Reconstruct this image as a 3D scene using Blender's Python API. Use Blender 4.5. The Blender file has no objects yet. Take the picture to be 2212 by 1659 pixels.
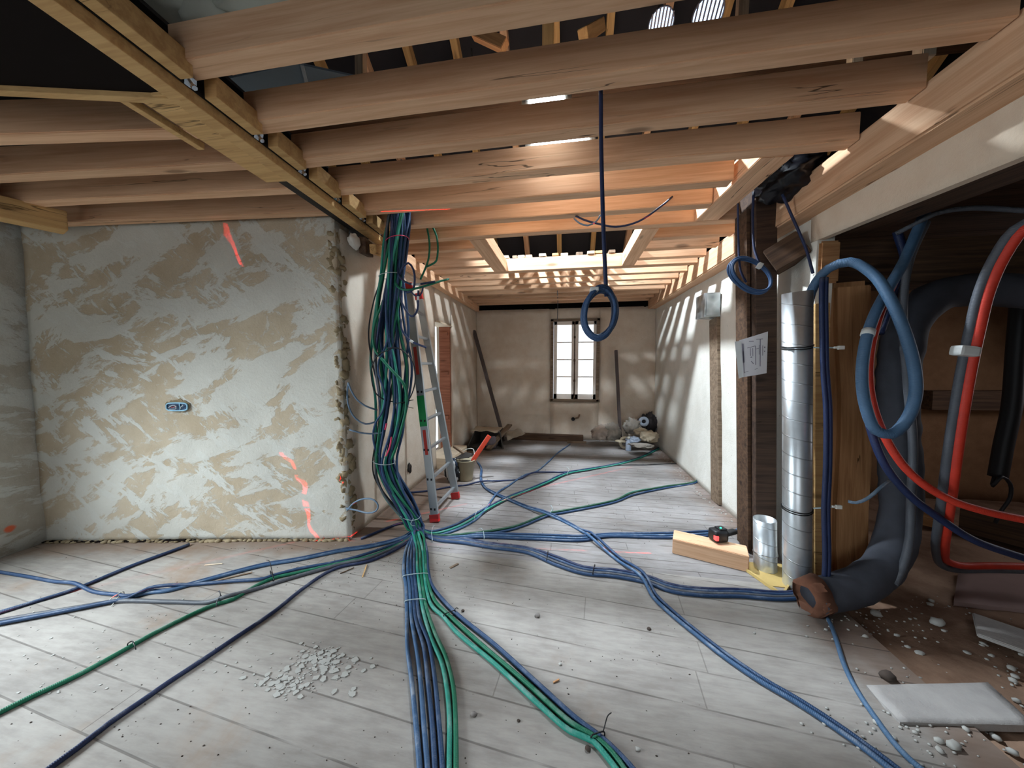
import bpy, bmesh, math, random
from mathutils import Vector, Matrix, noise
random.seed(7)
SC = bpy.context.scene
COL = SC.collection
V = Vector

# ------------------------------------------------------------------ camera
IMG_W, IMG_H, FOC = 2212.0, 1659.0, 720.0
EYE = V((0, 0, 1.45))
YAW = math.atan(119 / FOC)
PITCH = math.atan(44.5 / FOC)
FWD = V((-math.sin(YAW) * math.cos(PITCH), math.cos(YAW) * math.cos(PITCH), -math.sin(PITCH)))
RIGHT = V((math.cos(YAW), math.sin(YAW), 0))
UP = RIGHT.cross(FWD)
cam_d = bpy.data.cameras.new('camera')
cam_d.sensor_width = 36.0
cam_d.lens = FOC / IMG_W * 36.0
cam_d.clip_start = 0.02
cam = bpy.data.objects.new('camera', cam_d)
cam.location = EYE
cam.rotation_euler = Matrix((RIGHT, UP, -FWD)).transposed().to_euler()
COL.objects.link(cam)
SC.camera = cam

def _ray(x, y):
    return FWD + RIGHT * ((x - IMG_W / 2) / FOC) - UP * ((y - IMG_H / 2) / FOC)
def P(x, y, z=0.0):            # sight line meets a level at height z
    d = _ray(x, y); return EYE + d * ((z - EYE.z) / d.z)
def PY(x, y, Y):               # sight line meets a plane across the room
    d = _ray(x, y); return EYE + d * (Y / d.y)
def PX(x, y, X):               # sight line meets a plane along the room
    d = _ray(x, y); return EYE + d * (X / d.x)

# ------------------------------------------------------------------ world, lights, exposure
SC.view_settings.view_transform = 'Standard'
SC.view_settings.look = 'None'
SC.view_settings.exposure = 0.0
SC.view_settings.gamma = 1.0
SC.cycles.use_denoising = True
SC.cycles.use_adaptive_sampling = True
SC.cycles.adaptive_threshold = 0.06
SC.cycles.max_bounces = 6
SC.cycles.diffuse_bounces = 4
SC.cycles.sample_clamp_indirect = 6.0
world = bpy.data.worlds.new('daylight')
SC.world = world
world.use_nodes = True
world.node_tree.nodes['Background'].inputs[0].default_value = (0.86, 0.94, 1.0, 1)
world.node_tree.nodes['Background'].inputs[1].default_value = 2.2

def area(name, loc, target, sx, sy, power, color=(1, 1, 1), portal=False):
    d = bpy.data.lights.new(name, 'AREA')
    d.shape = 'RECTANGLE'; d.size = sx; d.size_y = sy; d.energy = power; d.color = color
    if portal: d.cycles.is_portal = True
    o = bpy.data.objects.new(name, d); COL.objects.link(o)
    o.location = loc
    o.rotation_euler = (V(target) - V(loc)).to_track_quat('-Z', 'Y').to_euler()
    return o
def spot(name, loc, target, power, radius, angle, color=(1, 1, 1), blend=0.4):
    d = bpy.data.lights.new(name, 'SPOT')
    d.energy = power; d.shadow_soft_size = radius; d.spot_size = math.radians(angle); d.spot_blend = blend; d.color = color
    o = bpy.data.objects.new(name, d); COL.objects.link(o)
    o.location = loc
    o.rotation_euler = (V(target) - V(loc)).to_track_quat('-Z', 'Y').to_euler()
    return o
# daylight through the real openings of the room
area('portal_back_window', (0.135, 6.62, 1.5), (0.135, 0, 1.5), 0.9, 1.6, 1, portal=True)
area('portal_side_door', (-2.06, 4.83, 1.05), (2, 4.83, 1.05), 1.05, 2.1, 1, portal=True)
# side window of the near room: sky light falling in and down
lw_ = area('window_light_side', (-4.18, 0.45, 1.45), (-1.6, 1.0, -0.5), 1.3, 1.3, 78, (0.82, 0.93, 1.0)); lw_.data.spread = math.radians(115)
lr_ = area('rear_fill', (-0.9, -2.35, 1.45), (-0.6, 0.6, -0.6), 2.4, 1.7, 9, (0.93, 0.96, 1.0)); lr_.data.spread = math.radians(100)  # added fill from behind the camera, no such window known
area('side_room_fill', (4.9, 2.9, 1.5), (3.0, 2.6, 0.2), 0.9, 0.9, 13, (0.95, 0.92, 0.95))  # added fill for the side room, no window stands there
# the flood lamps hung under the roof; the third, unseen, added to light the walls
FLOODS = [V((0.80, 3.36, 4.50)), V((1.19, 3.37, 4.52)), V((-1.0, 3.45, 4.25))]
for p, pw_, tx in zip(FLOODS, (260, 260, 1080), (-0.9, -0.7, 1.3)):
    spot('flood_lamp_light', p + V((0, 0, -0.13)), p + V((tx, 0.12, -2.0)), pw_, 0.095, 82, (0.80, 0.91, 1.0), 0.25)

# ------------------------------------------------------------------ helpers
def link(o, parent=None):
    COL.objects.link(o)
    if parent: o.parent = parent
    return o
def tag(o, label=None, cat=None, group=None, kind=None):
    if label: o['label'] = label
    if cat: o['category'] = cat
    if group: o['group'] = group
    if kind: o['kind'] = kind
    return o
def thing(name, label, cat, loc=(0, 0, 0), rz=0, group=None):
    o = bpy.data.objects.new(name, None)
    o.empty_display_size = 0.1
    o.location = loc; o.rotation_euler = (0, 0, rz)
    link(o); tag(o, label, cat, group)
    return o
def obj(name, bm, mat, parent=None, smooth=False, loc=None):
    me = bpy.data.meshes.new(name)
    if loc is not None: bmesh.ops.translate(bm, verts=bm.verts, vec=-V(loc))
    bmesh.ops.recalc_face_normals(bm, faces=bm.faces)
    bm.to_mesh(me); bm.free()
    if isinstance(mat, (list, tuple)):
        for m in mat: me.materials.append(m)
    else: me.materials.append(mat)
    if smooth:
        for p in me.polygons: p.use_smooth = True
    o = bpy.data.objects.new(name, me)
    if loc is not None: o.location = loc
    link(o, parent)
    return o
def local(parent, p):
    return (Matrix.Translation(parent.location) @ parent.rotation_euler.to_matrix().to_4x4()).inverted() @ V(p)
def add_box(bm, c, s, rot=None, mi=0, bevel=0):
    r = bmesh.ops.create_cube(bm, size=1)
    vs = r['verts']
    M = Matrix.Translation(V(c)) @ (rot.to_4x4() if rot else Matrix()) @ Matrix.Diagonal((*s, 1))
    bmesh.ops.transform(bm, matrix=M, verts=vs)
    fs = list({f for v in vs for f in v.link_faces})
    for f in fs: f.material_index = mi
    if bevel:
        es = list({e for v in vs for e in v.link_edges})
        bmesh.ops.bevel(bm, geom=es, offset=bevel, segments=2, affect='EDGES', profile=0.6)
    return vs
def add_span(bm, a, b, w, h, mi=0, bevel=0, roll_up=V((0, 0, 1))):
    a, b = V(a), V(b); d = b - a; L = d.length; x = d.normalized()
    y = roll_up.cross(x)
    if y.length < 1e-4: y = V((0, 1, 0)).cross(x)
    y.normalize(); z = x.cross(y)
    R = Matrix((x, y, z)).transposed()
    return add_box(bm, (a + b) / 2, (L, w, h), R, mi, bevel)
def catmull(pts, step=0.03):
    pts = [V(p) for p in pts]
    if len(pts) < 3: 
        n = max(1, int((pts[1] - pts[0]).length / step)); return [pts[0].lerp(pts[1], i / n) for i in range(n + 1)]
    ext = [pts[0] * 2 - pts[1]] + pts + [pts[-1] * 2 - pts[-2]]
    out = []
    for i in range(1, len(ext) - 2):
        p0, p1, p2, p3 = ext[i - 1:i + 3]
        n = max(2, int((p2 - p1).length / step))
        # centripetal knots
        t0 = 0; t1 = t0 + max((p1 - p0).length, 1e-5) ** .5; t2 = t1 + max((p2 - p1).length, 1e-5) ** .5; t3 = t2 + max((p3 - p2).length, 1e-5) ** .5
        for k in range(n):
            t = t1 + (t2 - t1) * k / n
            A1 = p0 * ((t1 - t) / (t1 - t0)) + p1 * ((t - t0) / (t1 - t0))
            A2 = p1 * ((t2 - t) / (t2 - t1)) + p2 * ((t - t1) / (t2 - t1))
            A3 = p2 * ((t3 - t) / (t3 - t2)) + p3 * ((t - t2) / (t3 - t2))
            B1 = A1 * ((t2 - t) / (t2 - t0)) + A2 * ((t - t0) / (t2 - t0))
            B2 = A2 * ((t3 - t) / (t3 - t1)) + A3 * ((t - t1) / (t3 - t1))
            out.append(B1 * ((t2 - t) / (t2 - t1)) + B2 * ((t - t1) / (t2 - t1)))
    out.append(pts[-1].copy())
    return out
def add_tube(bm, pts, r, sides=10, closed=False, cap=True, mi=0, rfun=None):
    uv = bm.loops.layers.uv.verify()
    n = len(pts); rings = []
    tan = []
    for i in range(n):
        a = pts[i - 1] if (i or closed) else pts[i]
        b = pts[(i + 1) % n] if (i < n - 1 or closed) else pts[i]
        t = (b - a)
        tan.append(t.normalized() if t.length > 1e-9 else V((1, 0, 0)))
    nrm = V((0, 0, 1)) if abs(tan[0].z) < 0.9 else V((1, 0, 0))
    nrm = (nrm - tan[0] * nrm.dot(tan[0])).normalized()
    dist = 0; ds = []
    for i in range(n):
        if i:
            nrm = (nrm - tan[i] * nrm.dot(tan[i]))
            nrm = nrm.normalized() if nrm.length > 1e-6 else tan[i].orthogonal().normalized()
            dist += (pts[i] - pts[i - 1]).length
        ds.append(dist)
        bn = tan[i].cross(nrm)
        rr = rfun(i / (n - 1), i) * r if rfun else r
        rings.append([bm.verts.new(pts[i] + (nrm * math.cos(2 * math.pi * k / sides) + bn * math.sin(2 * math.pi * k / sides)) * rr) for k in range(sides)])
    m = n if closed else n - 1
    for i in range(m):
        j = (i + 1) % n
        for k in range(sides):
            k2 = (k + 1) % sides
            f = bm.faces.new((rings[i][k], rings[i][k2], rings[j][k2], rings[j][k]))
            f.material_index = mi; f.smooth = True
            for l, (u, w) in zip(f.loops, ((ds[i], k / sides), (ds[i], (k + 1) / sides), (ds[i] if j < i else ds[j], (k + 1) / sides), (ds[i] if j < i else ds[j], k / sides))):
                l[uv].uv = (u, w)
    if cap and not closed:
        for rg in (rings[0], rings[-1]):
            f = bm.faces.new(rg); f.material_index = mi
def add_lathe(bm, prof, c=(0, 0, 0), sides=32, axis=None, mi=0, smooth=True):
    """prof: list of (radius, height); closed at ends when radius is 0"""
    c = V(c); R = axis.to_track_quat('Z', 'Y').to_matrix() if axis is not None else Matrix.Identity(3)
    rings = []
    for r, h in prof:
        if r < 1e-6: rings.append([bm.verts.new(c + R @ V((0, 0, h)))])
        else: rings.append([bm.verts.new(c + R @ V((r * math.cos(2 * math.pi * k / sides), r * math.sin(2 * math.pi * k / sides), h))) for k in range(sides)])
    for a, b in zip(rings, rings[1:]):
        for k in range(sides):
            k2 = (k + 1) % sides
            vs = [a[k % len(a)], a[k2 % len(a)], b[k2 % len(b)], b[k % len(b)]]
            vs = list(dict.fromkeys(vs))
            if len(vs) > 2:
                f = bm.faces.new(vs); f.material_index = mi; f.smooth = smooth
def add_poly(bm, pts, thick=V((0, 0, 0.01)), mi=0):
    a = [bm.verts.new(V(p)) for p in pts]; b = [bm.verts.new(V(p) + thick) for p in pts]
    n = len(pts)
    fs = [bm.faces.new(a), bm.faces.new(b[::-1])] + [bm.faces.new((a[i], a[(i + 1) % n], b[(i + 1) % n], b[i])) for i in range(n)]
    for f in fs: f.material_index = mi
def add_slab(bm, q, thick, nu=1, nv=1, amp=0.0, seed=0, freq=1.6, mi=0, edge=0.0):
    """closed wall slab on quad q = (p00,p10,p11,p01); thick = vector to its back; front gets uneven plaster"""
    p00, p10, p11, p01 = [V(p) for p in q]; thick = V(thick); nd = -thick.normalized()
    def pt(u, v): return (p00 * (1 - u) + p10 * u) * (1 - v) + (p01 * (1 - u) + p11 * u) * v
    F = []
    for j in range(nv + 1):
        row = []
        for i in range(nu + 1):
            p = pt(i / nu, j / nv)
            if amp: p = p + nd * amp * (noise.noise(p * freq + V((seed * 3.1, seed, 0))) + 0.35 * noise.noise(p * freq * 4 + V((seed, 0, seed))))
            if edge and i in (0, nu): p = p + (p10 - p00).normalized() * edge * noise.noise(p * 9 + V((seed, 1, 2)))
            row.append(bm.verts.new(p))
        F.append(row)
    B = [[bm.verts.new(pt(i, j) + thick) for i in (0, 1)] for j in (0, 1)]
    for j in range(nv):
        for i in range(nu):
            f = bm.faces.new((F[j][i], F[j][i + 1], F[j + 1][i + 1], F[j + 1][i])); f.material_index = mi; f.smooth = amp > 0
    bm.faces.new((B[0][0], B[1][0], B[1][1], B[0][1]))
    bm.faces.new(F[0] + [B[0][1], B[0][0]]); bm.faces.new(F[-1] + [B[1][1], B[1][0]])
    bm.faces.new([r[0] for r in F] + [B[1][0], B[0][0]]); bm.faces.new([r[-1] for r in F] + [B[1][1], B[0][1]])
def add_lump(bm, c, s, seed, amp=0.35, freq=2.2, sub=3, mi=0, crease=0.0, flat=None, rz=0):
    r = bmesh.ops.create_icosphere(bm, subdivisions=sub, radius=1)
    R = Matrix.Rotation(rz, 3, 'Z')
    for v in r['verts']:
        d = v.co.normalized()
        k = 1 + amp * noise.noise(d * freq + V((seed, seed * 2.3, 0)))
        if crease: k += crease * (abs(noise.noise(d * freq * 2.1 + V((0, seed, seed * 1.7)))) - 0.2)
        q = V((d.x * s[0], d.y * s[1], d.z * s[2])) * k
        if flat is not None and q.z < flat: q.z = flat
        v.co = V(c) + R @ q
    for f in {f for v in r['verts'] for f in v.link_faces}: f.material_index = mi; f.smooth = True
def struct(name, bm, mat, parent=None, smooth=False):
    o = obj(name, bm, mat, parent, smooth)
    if parent is None: o['kind'] = 'structure'
    return o
def BM(): return bmesh.new()

# ------------------------------------------------------------------ materials
class NT:
    def __init__(s, name):
        s.m = bpy.data.materials.new(name); s.m.use_nodes = True
        s.t = s.m.node_tree; s.n = s.t.nodes; s.b = s.n['Principled BSDF']
    def add(s, typ, **kw):
        n = s.n.new('ShaderNode' + typ)
        for k, v in kw.items(): setattr(n, k, v)
        return n
    def put(s, node, i, val):
        inp = node.inputs[i]
        if isinstance(val, bpy.types.NodeSocket): s.t.links.new(val, inp)
        else: inp.default_value = val
    def math(s, op, a, b=0.0, c=None, clamp=False):
        n = s.add('Math', operation=op); n.use_clamp = clamp
        s.put(n, 0, a); s.put(n, 1, b)
        if c is not None: s.put(n, 2, c)
        return n.outputs[0]
    def obj(s):
        return s.add('TexCoord').outputs['Object']
    def vmul(s, v, k):
        n = s.add('VectorMath', operation='MULTIPLY'); s.put(n, 0, v); s.put(n, 1, k); return n.outputs[0]
    def vadd(s, v, k):
        n = s.add('VectorMath', operation='ADD'); s.put(n, 0, v); s.put(n, 1, k); return n.outputs[0]
    def noise(s, v, scale, detail=4, rough=0.55, dist=0.0):
        n = s.add('TexNoise'); s.put(n, 'Vector', v); s.put(n, 'Scale', scale); s.put(n, 'Detail', detail); s.put(n, 'Roughness', rough); s.put(n, 'Distortion', dist)
        return n.outputs[0]
    def voro(s, v, scale, feature='F1'):
        n = s.add('TexVoronoi', feature=feature); s.put(n, 'Vector', v); s.put(n, 'Scale', scale); return n.outputs['Distance']
    def ramp(s, f, stops, interp='LINEAR'):
        n = s.add('ValToRGB'); s.put(n, 0, f); n.color_ramp.interpolation = interp
        e = n.color_ramp.elements
        while len(e) < len(stops): e.new(0.5)
        for el, (p, c) in zip(e, stops):
            el.position = p; el.color = (*c, 1) if not isinstance(c, (int, float)) else (c, c, c, 1)
        return n.outputs[0]
    def step(s, f, a, b):
        n = s.add('MapRange'); n.clamp = True; n.interpolation_type = 'SMOOTHSTEP'
        s.put(n, 0, f); s.put(n, 1, a); s.put(n, 2, b); return n.outputs[0]
    def mix(s, f, a, b, mode='MIX'):
        n = s.add('Mix', data_type='RGBA', blend_type=mode); s.put(n, 0, f)
        for i, v in ((6, a), (7, b)):
            s.put(n, i, v if isinstance(v, bpy.types.NodeSocket) else (*v, 1))
        return n.outputs[2]
    def bump(s, h, strength=0.3, dist=0.01):
        n = s.add('Bump'); s.put(n, 'Height', h); s.put(n, 'Strength', strength); s.put(n, 'Distance', dist)
        s.t.links.new(n.outputs[0], s.b.inputs['Normal'])
    def out(s, col, rough=0.8, metal=0.0, spec=0.3):
        s.put(s.b, 'Base Color', col if isinstance(col, bpy.types.NodeSocket) else (*col, 1))
        s.put(s.b, 'Roughness', rough); s.put(s.b, 'Metallic', metal); s.put(s.b, 'Specular IOR Level', spec)
        return s.m
def rgb(r, g, b):
    f = lambda c: (c / 255 / 12.92) if c / 255 <= 0.04045 else ((c / 255 + 0.055) / 1.055) ** 2.4
    return (f(r), f(g), f(b))
def plain(name, c, rough=0.6, metal=0.0, spec=0.4, vary=0.12, scale=14, bump=0.0):
    s = NT(name); o = s.obj()
    n = s.noise(o, scale, 4)
    dark = tuple(x * (1 - vary) for x in c); lite = tuple(min(1, x * (1 + vary)) for x in c)
    if bump: s.bump(n, bump, 0.004)
    return s.out(s.mix(n, dark, lite), rough, metal, spec)
def wood(name, lo, hi, crack=0.0, knots=True, grain=1.0, rough=0.75):
    s = NT(name)
    rnd = s.add('ObjectInfo').outputs['Random']
    off = s.math('MULTIPLY', rnd, 53.0)
    cb = s.add('CombineXYZ'); s.put(cb, 0, off); s.put(cb, 1, off); s.put(cb, 2, off)
    o = s.vadd(s.obj(), cb.outputs[0])
    g1 = s.noise(s.vmul(o, (0.7, 14, 14)), 2.2 * grain, 5, 0.6, 0.6)
    g2 = s.noise(s.vmul(o, (1.2, 60, 60)), 2.0, 3, 0.6)
    f = s.math('ADD', s.math('MULTIPLY', g1, 0.75), s.math('MULTIPLY', g2, 0.25))
    col = s.mix(s.step(f, 0.3, 0.7), lo, hi)
    tone = s.math('MULTIPLY_ADD', rnd, 0.24, 0.88)
    tn = s.add('CombineColor'); 
    for i in range(3): s.put(tn, i, tone)
    col = s.mix(1.0, col, tn.outputs[0], 'MULTIPLY')
    if knots:
        k = s.voro(s.vmul(o, (1.3, 4.5, 4.5)), 1.25)
        kf = s.math('SUBTRACT', 1.0, s.step(k, 0.05, 0.15))
        col = s.mix(s.math('MULTIPLY', kf, 0.72), col, tuple(c * 0.32 for c in lo))
    if crack:
        c = s.noise(s.vmul(o, (0.3, 6, 6)), 1.3, 4, 0.55)
        d = s.math('ABSOLUTE', s.math('SUBTRACT', c, 0.5))
        m = s.noise(s.vmul(o, (0.9, 2, 2)), 1.1, 1)
        cf = s.math('MULTIPLY', s.math('SUBTRACT', 1.0, s.step(d, 0.0015, 0.0055)), s.step(m, 0.52, 0.6))
        col = s.mix(s.math('MULTIPLY', cf, crack), col, tuple(c * 0.12 for c in lo))
    s.bump(f, 0.18, 0.004)
    return s.out(col, rough, 0, 0.25)
M = {}
M['fir'] = wood('planed_fir', rgb(208, 160, 124), rgb(234, 194, 158), crack=0.9)
M['fir_pale'] = wood('pale_fir', rgb(205, 186, 160), rgb(228, 212, 188), crack=0.5)
M['fir_gold'] = wood('golden_fir', rgb(184, 144, 94), rgb(212, 174, 120), crack=0.7)
M['oak'] = wood('brown_oak', rgb(158, 112, 74), rgb(196, 150, 106), crack=0.8)
M['old'] = wood('old_dark_timber', rgb(58, 42, 32), rgb(98, 74, 56), crack=0.6)
M['old_grey'] = wood('weathered_timber', rgb(104, 86, 70), rgb(150, 130, 110), crack=0.8)
M['black_board'] = plain('black_board', rgb(24, 18, 16), 0.95, spec=0.1)
M['roof'] = plain('dark_roof_felt', rgb(38, 38, 44), 0.9)
M['steel'] = plain('dark_steel', rgb(52, 48, 46), 0.6, 0.4)
M['chrome'] = plain('bright_steel', rgb(200, 204, 210), 0.25, 1.0)
M['red_wood'] = wood('red_brown_door_wood', rgb(128, 78, 58), rgb(164, 106, 82), grain=1.4)

def plaster(name, c1, c2, fine=1.0, mottled=0.0, pits=0.0, spots=None):
    s = NT(name); o = s.obj()
    big = s.noise(o, 1.1, 4, 0.6)
    mid = s.noise(o, 7, 6, 0.65)
    f = s.math('ADD', s.math('MULTIPLY', big, 0.6), s.math('MULTIPLY', mid, 0.4))
    col = s.mix(s.step(f, 0.32, 0.68), c1, c2)
    h = s.noise(o, 55 * fine, 5, 0.7)
    hh = s.math('ADD', h, s.math('MULTIPLY', mid, 1.2))
    if mottled:
        # broad trowel smears of white lime over the brown coat
        d = s.add('VectorMath', operation='ADD')
        wn = s.add('TexNoise'); s.put(wn, 'Vector', o); s.put(wn, 'Scale', 0.9); s.put(wn, 'Detail', 1)
        s.t.links.new(o, d.inputs[0]); s.t.links.new(s.vmul(wn.outputs['Color'], (0.45, 0.45, 0.45)), d.inputs[1])
        r1 = s.add('VectorRotate', rotation_type='Y_AXIS'); s.put(r1, 'Vector', d.outputs[0]); s.put(r1, 'Angle', 0.5)
        r2 = s.add('VectorRotate', rotation_type='Y_AXIS'); s.put(r2, 'Vector', d.outputs[0]); s.put(r2, 'Angle', -0.75)
        a = s.noise(s.vmul(r1.outputs[0], (1.0, 1, 2.6)), 1.7, 11, 0.66, 0.25)
        b = s.noise(s.vmul(r2.outputs[0], (1.2, 1, 3.6)), 2.2, 11, 0.68, 0.2)
        m = s.math('MAXIMUM', s.math('MULTIPLY', s.step(a, 0.49, 0.525), 0.9), s.math('MULTIPLY', s.step(b, 0.535, 0.57), 1.0))
        m2 = s.step(s.noise(o, 9.0, 8, 0.75, 0.4), 0.56, 0.62)
        m = s.math('MAXIMUM', m, s.math('MULTIPLY', m2, 0.55))
        col = s.mix(s.math('MULTIPLY', m, mottled), col, rgb(222, 228, 226))
        hh = s.math('ADD', hh, s.math('MULTIPLY', m, 0.6))
    if pits:
        v = s.voro(o, 24)
        pf = s.math('MULTIPLY', s.math('SUBTRACT', 1.0, s.step(v, 0.05, 0.13)), s.step(s.noise(o, 9, 2), 0.5, 0.6))
        col = s.mix(s.math('MULTIPLY', pf, pits), col, tuple(x * 0.45 for x in c1))
        hh = s.math('SUBTRACT', hh, s.math('MULTIPLY', pf, 1.5))
    for (pos, rad, c) in (spots or []):
        n = s.add('VectorMath', operation='DISTANCE'); s.put(n, 0, o); s.put(n, 1, pos)
        wob = s.math('MULTIPLY_ADD', s.noise(o, 40, 3), 0.5, 0.75)
        dd = s.math('MULTIPLY', n.outputs['Value'], wob)
        col = s.mix(s.math('MULTIPLY', s.math('SUBTRACT', 1.0, s.step(dd, rad * 0.45, rad)), 0.85), col, c)
    s.bump(hh, 0.5, 0.008)
    return s.out(col, 0.92, 0, 0.15)
M['plaster'] = plaster('beige_lime_plaster', rgb(200, 183, 164), rgb(216, 206, 192), pits=0.3)
M['plaster_right'] = plaster('rough_pale_plaster', rgb(214, 210, 200), rgb(228, 225, 217), fine=1.4, pits=0.8)
M['plaster_smear'] = plaster('smeared_lime_plaster', rgb(184, 167, 142), rgb(203, 189, 167), mottled=0.6)
M['plaster_lintel'] = plaster('pink_beige_plaster', rgb(216, 196, 174), rgb(228, 212, 192))
M['rubble'] = plaster('broken_rubble', rgb(120, 104, 78), rgb(172, 156, 128), fine=0.5, pits=0.9)
M['brown_wall'] = plaster('brown_earth_wall', rgb(120, 88, 64), rgb(146, 112, 84))

def floor_mat(name, width, angle, length, tint1, tint2, brown=0.5, gapc=0.85):
    s = NT(name)
    g = s.add('NewGeometry').outputs['Position']
    rot = s.add('VectorRotate', rotation_type='Z_AXIS'); s.put(rot, 'Vector', g); s.put(rot, 'Angle', angle)
    sp = s.add('SeparateXYZ'); s.put(sp, 0, rot.outputs[0])
    y = s.math('DIVIDE', sp.outputs[1], width)
    idx = s.math('FLOOR', y); fy = s.math('FRACT', y)
    e = s.math('MINIMUM', fy, s.math('SUBTRACT', 1.0, fy))
    wn = s.add('TexWhiteNoise', noise_dimensions='1D'); s.put(wn, 'W', idx)
    x = s.math('ADD', s.math('DIVIDE', sp.outputs[0], length), s.math('MULTIPLY', wn.outputs[0], 7.3))
    fx = s.math('FRACT', x)
    ex = s.math('MINIMUM', fx, s.math('SUBTRACT', 1.0, fx))
    breaks = s.step(s.noise(s.vmul(g, (1.2, 9, 1)), 1.8, 3), 0.34, 0.52)
    gap = s.math('MULTIPLY', s.math('SUBTRACT', 1.0, s.step(e, 0.0022 / width, 0.005 / width)), breaks)
    gapx = s.math('MULTIPLY', s.math('SUBTRACT', 1.0, s.step(ex, 0.0015 / length, 0.004 / length)), 0.6)
    gp = s.math('MAXIMUM', gap, gapx)
    tone = s.math('MULTIPLY_ADD', wn.outputs[0], 0.14, 0.93)
    n1 = s.noise(g, 1.6, 6, 0.62)
    n2 = s.noise(s.vmul(g, (1.2, 6, 1)), 5, 5, 0.65)
    f = s.math('ADD', s.math('MULTIPLY', n1, 0.55), s.math('MULTIPLY', n2, 0.45))
    col = s.mix(s.step(f, 0.33, 0.64), tint1, tint2)
    tn = s.add('CombineColor')
    for i in range(3): s.put(tn, i, tone)
    col = s.mix(1.0, col, tn.outputs[0], 'MULTIPLY')
    d = s.step(s.noise(g, 0.9, 7, 0.65, 0.4), 0.55, 0.72)
    col = s.mix(s.math('MULTIPLY', d, brown), col, rgb(146, 120, 98))
    # trampled brown dust near the rubble at the right-hand edge
    px = s.add('SeparateXYZ'); s.put(px, 0, g)
    edge = s.math('ADD', px.outputs[0], s.math('MULTIPLY', s.noise(g, 2.4, 5), 0.9))
    col = s.mix(s.math('MULTIPLY', s.step(edge, 1.72, 2.12), 0.7), col, rgb(118, 92, 74))
    wl = s.math('SUBTRACT', px.outputs[1], s.math('MULTIPLY_ADD', px.outputs[0], 0.18, 2.73))
    wl = s.math('ADD', wl, s.math('MULTIPLY', s.math('SUBTRACT', s.noise(g, 5, 5), 0.5), 0.5))
    col = s.mix(s.math('MULTIPLY', s.math('MULTIPLY', s.step(wl, -0.34, -0.02), s.math('SUBTRACT', 1.0, s.step(px.outputs[0], -1.5, -1.0))), 0.7), col, rgb(134, 108, 88))
    v = s.voro(g, 26)
    sp2 = s.math('MULTIPLY', s.math('SUBTRACT', 1.0, s.step(v, 0.07, 0.12)), s.step(s.noise(g, 5, 2), 0.52, 0.62))
    col = s.mix(s.math('MULTIPLY', sp2, 0.55), col, rgb(104, 96, 90))
    col = s.mix(s.math('MULTIPLY', gp, gapc), col, rgb(62, 54, 50))
    h = s.math('SUBTRACT', s.math('MULTIPLY', f, 0.5), s.math('MULTIPLY', gp, 1.0))
    s.bump(h, 0.3, 0.005)
    return s.out(col, 0.78, 0, 0.25)
M['floor_near'] = floor_mat('dusty_wide_boards', 0.185, 0.10, 1.9, rgb(136, 130, 125), rgb(165, 160, 154), 0.7, 0.55)
M['floor_far'] = floor_mat('dusty_narrow_boards', 0.105, 0.0, 2.4, rgb(124, 119, 116), rgb(150, 146, 145), 0.3, 0.75)
M['dirt'] = plaster('brown_rubble_ground', rgb(104, 78, 62), rgb(156, 128, 108), fine=0.4, pits=0.6)
M['slab'] = plaster('grey_mortar_slab', rgb(150, 146, 144), rgb(176, 172, 168))

def conduit(name, c, ridge=0.7, dust=0.25):
    s = NT(name)
    uv = s.add('UVMap').outputs[0]
    sp = s.add('SeparateXYZ'); s.put(sp, 0, uv)
    w = s.math('SINE', s.math('MULTIPLY', sp.outputs[0], 2 * math.pi / 0.0055))
    o = s.obj()
    n = s.noise(o, 9, 5, 0.65)
    g = s.add('NewGeometry'); nz = s.add('SeparateXYZ'); s.put(nz, 0, g.outputs['Normal'])
    up = s.math('MULTIPLY', s.step(nz.outputs[2], 0.1, 0.95), s.step(n, 0.42, 0.68))
    col = s.mix(s.math('MULTIPLY', up, dust), c, rgb(176, 180, 182))
    col = s.mix(s.step(n, 0.35, 0.7), tuple(x * 0.82 for x in c), col)
    s.bump(w, ridge * 0.35, 0.0012)
    return s.out(col, 0.5, 0, 0.4)
M['c_blue'] = conduit('blue_conduit', rgb(40, 70, 108))
M['c_blue_light'] = conduit('dusty_blue_conduit', rgb(62, 96, 134), dust=0.5)
M['c_navy'] = conduit('dark_blue_conduit', rgb(32, 46, 84))
M['c_green'] = conduit('green_conduit', rgb(18, 112, 82))
M['c_teal'] = conduit('turquoise_conduit', rgb(44, 146, 128), dust=0.4)
M['c_dkgreen'] = conduit('dark_green_conduit', rgb(34, 84, 62))
M['c_grey'] = conduit('grey_conduit', rgb(84, 88, 96))
M['c_black'] = conduit('black_cable', rgb(28, 30, 36), 0.0, 0.15)
M['c_greyblue'] = conduit('grey_blue_pipe', rgb(74, 106, 138), 0.9, 0.1)
M['c_pale'] = conduit('pale_dusty_conduit', rgb(110, 134, 158), 0.9, 0.6)
M['c_red'] = conduit('red_pipe', rgb(206, 58, 40), 0.7, 0.05)
M['c_white'] = plain('white_wire', rgb(214, 214, 206), 0.5)
M['tie'] = plain('pale_tie', rgb(170, 186, 190), 0.4)
M['tie_black'] = plain('black_tie', rgb(26, 26, 28), 0.4)
M['tape'] = plain('white_tape', rgb(206, 208, 206), 0.5)
M['pink_tape'] = plain('pink_tape', rgb(206, 60, 96), 0.5)

# ------------------------------------------------------------------ the setting
WL, WR, WB = -1.76, 1.57, 6.40          # far room: left wall, right wall, back wall
ZJ = 2.56                                # underside of the joists
def bxl(Y): return -1.41 - 0.06 * Y      # edge line of the long beam on the left

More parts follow.
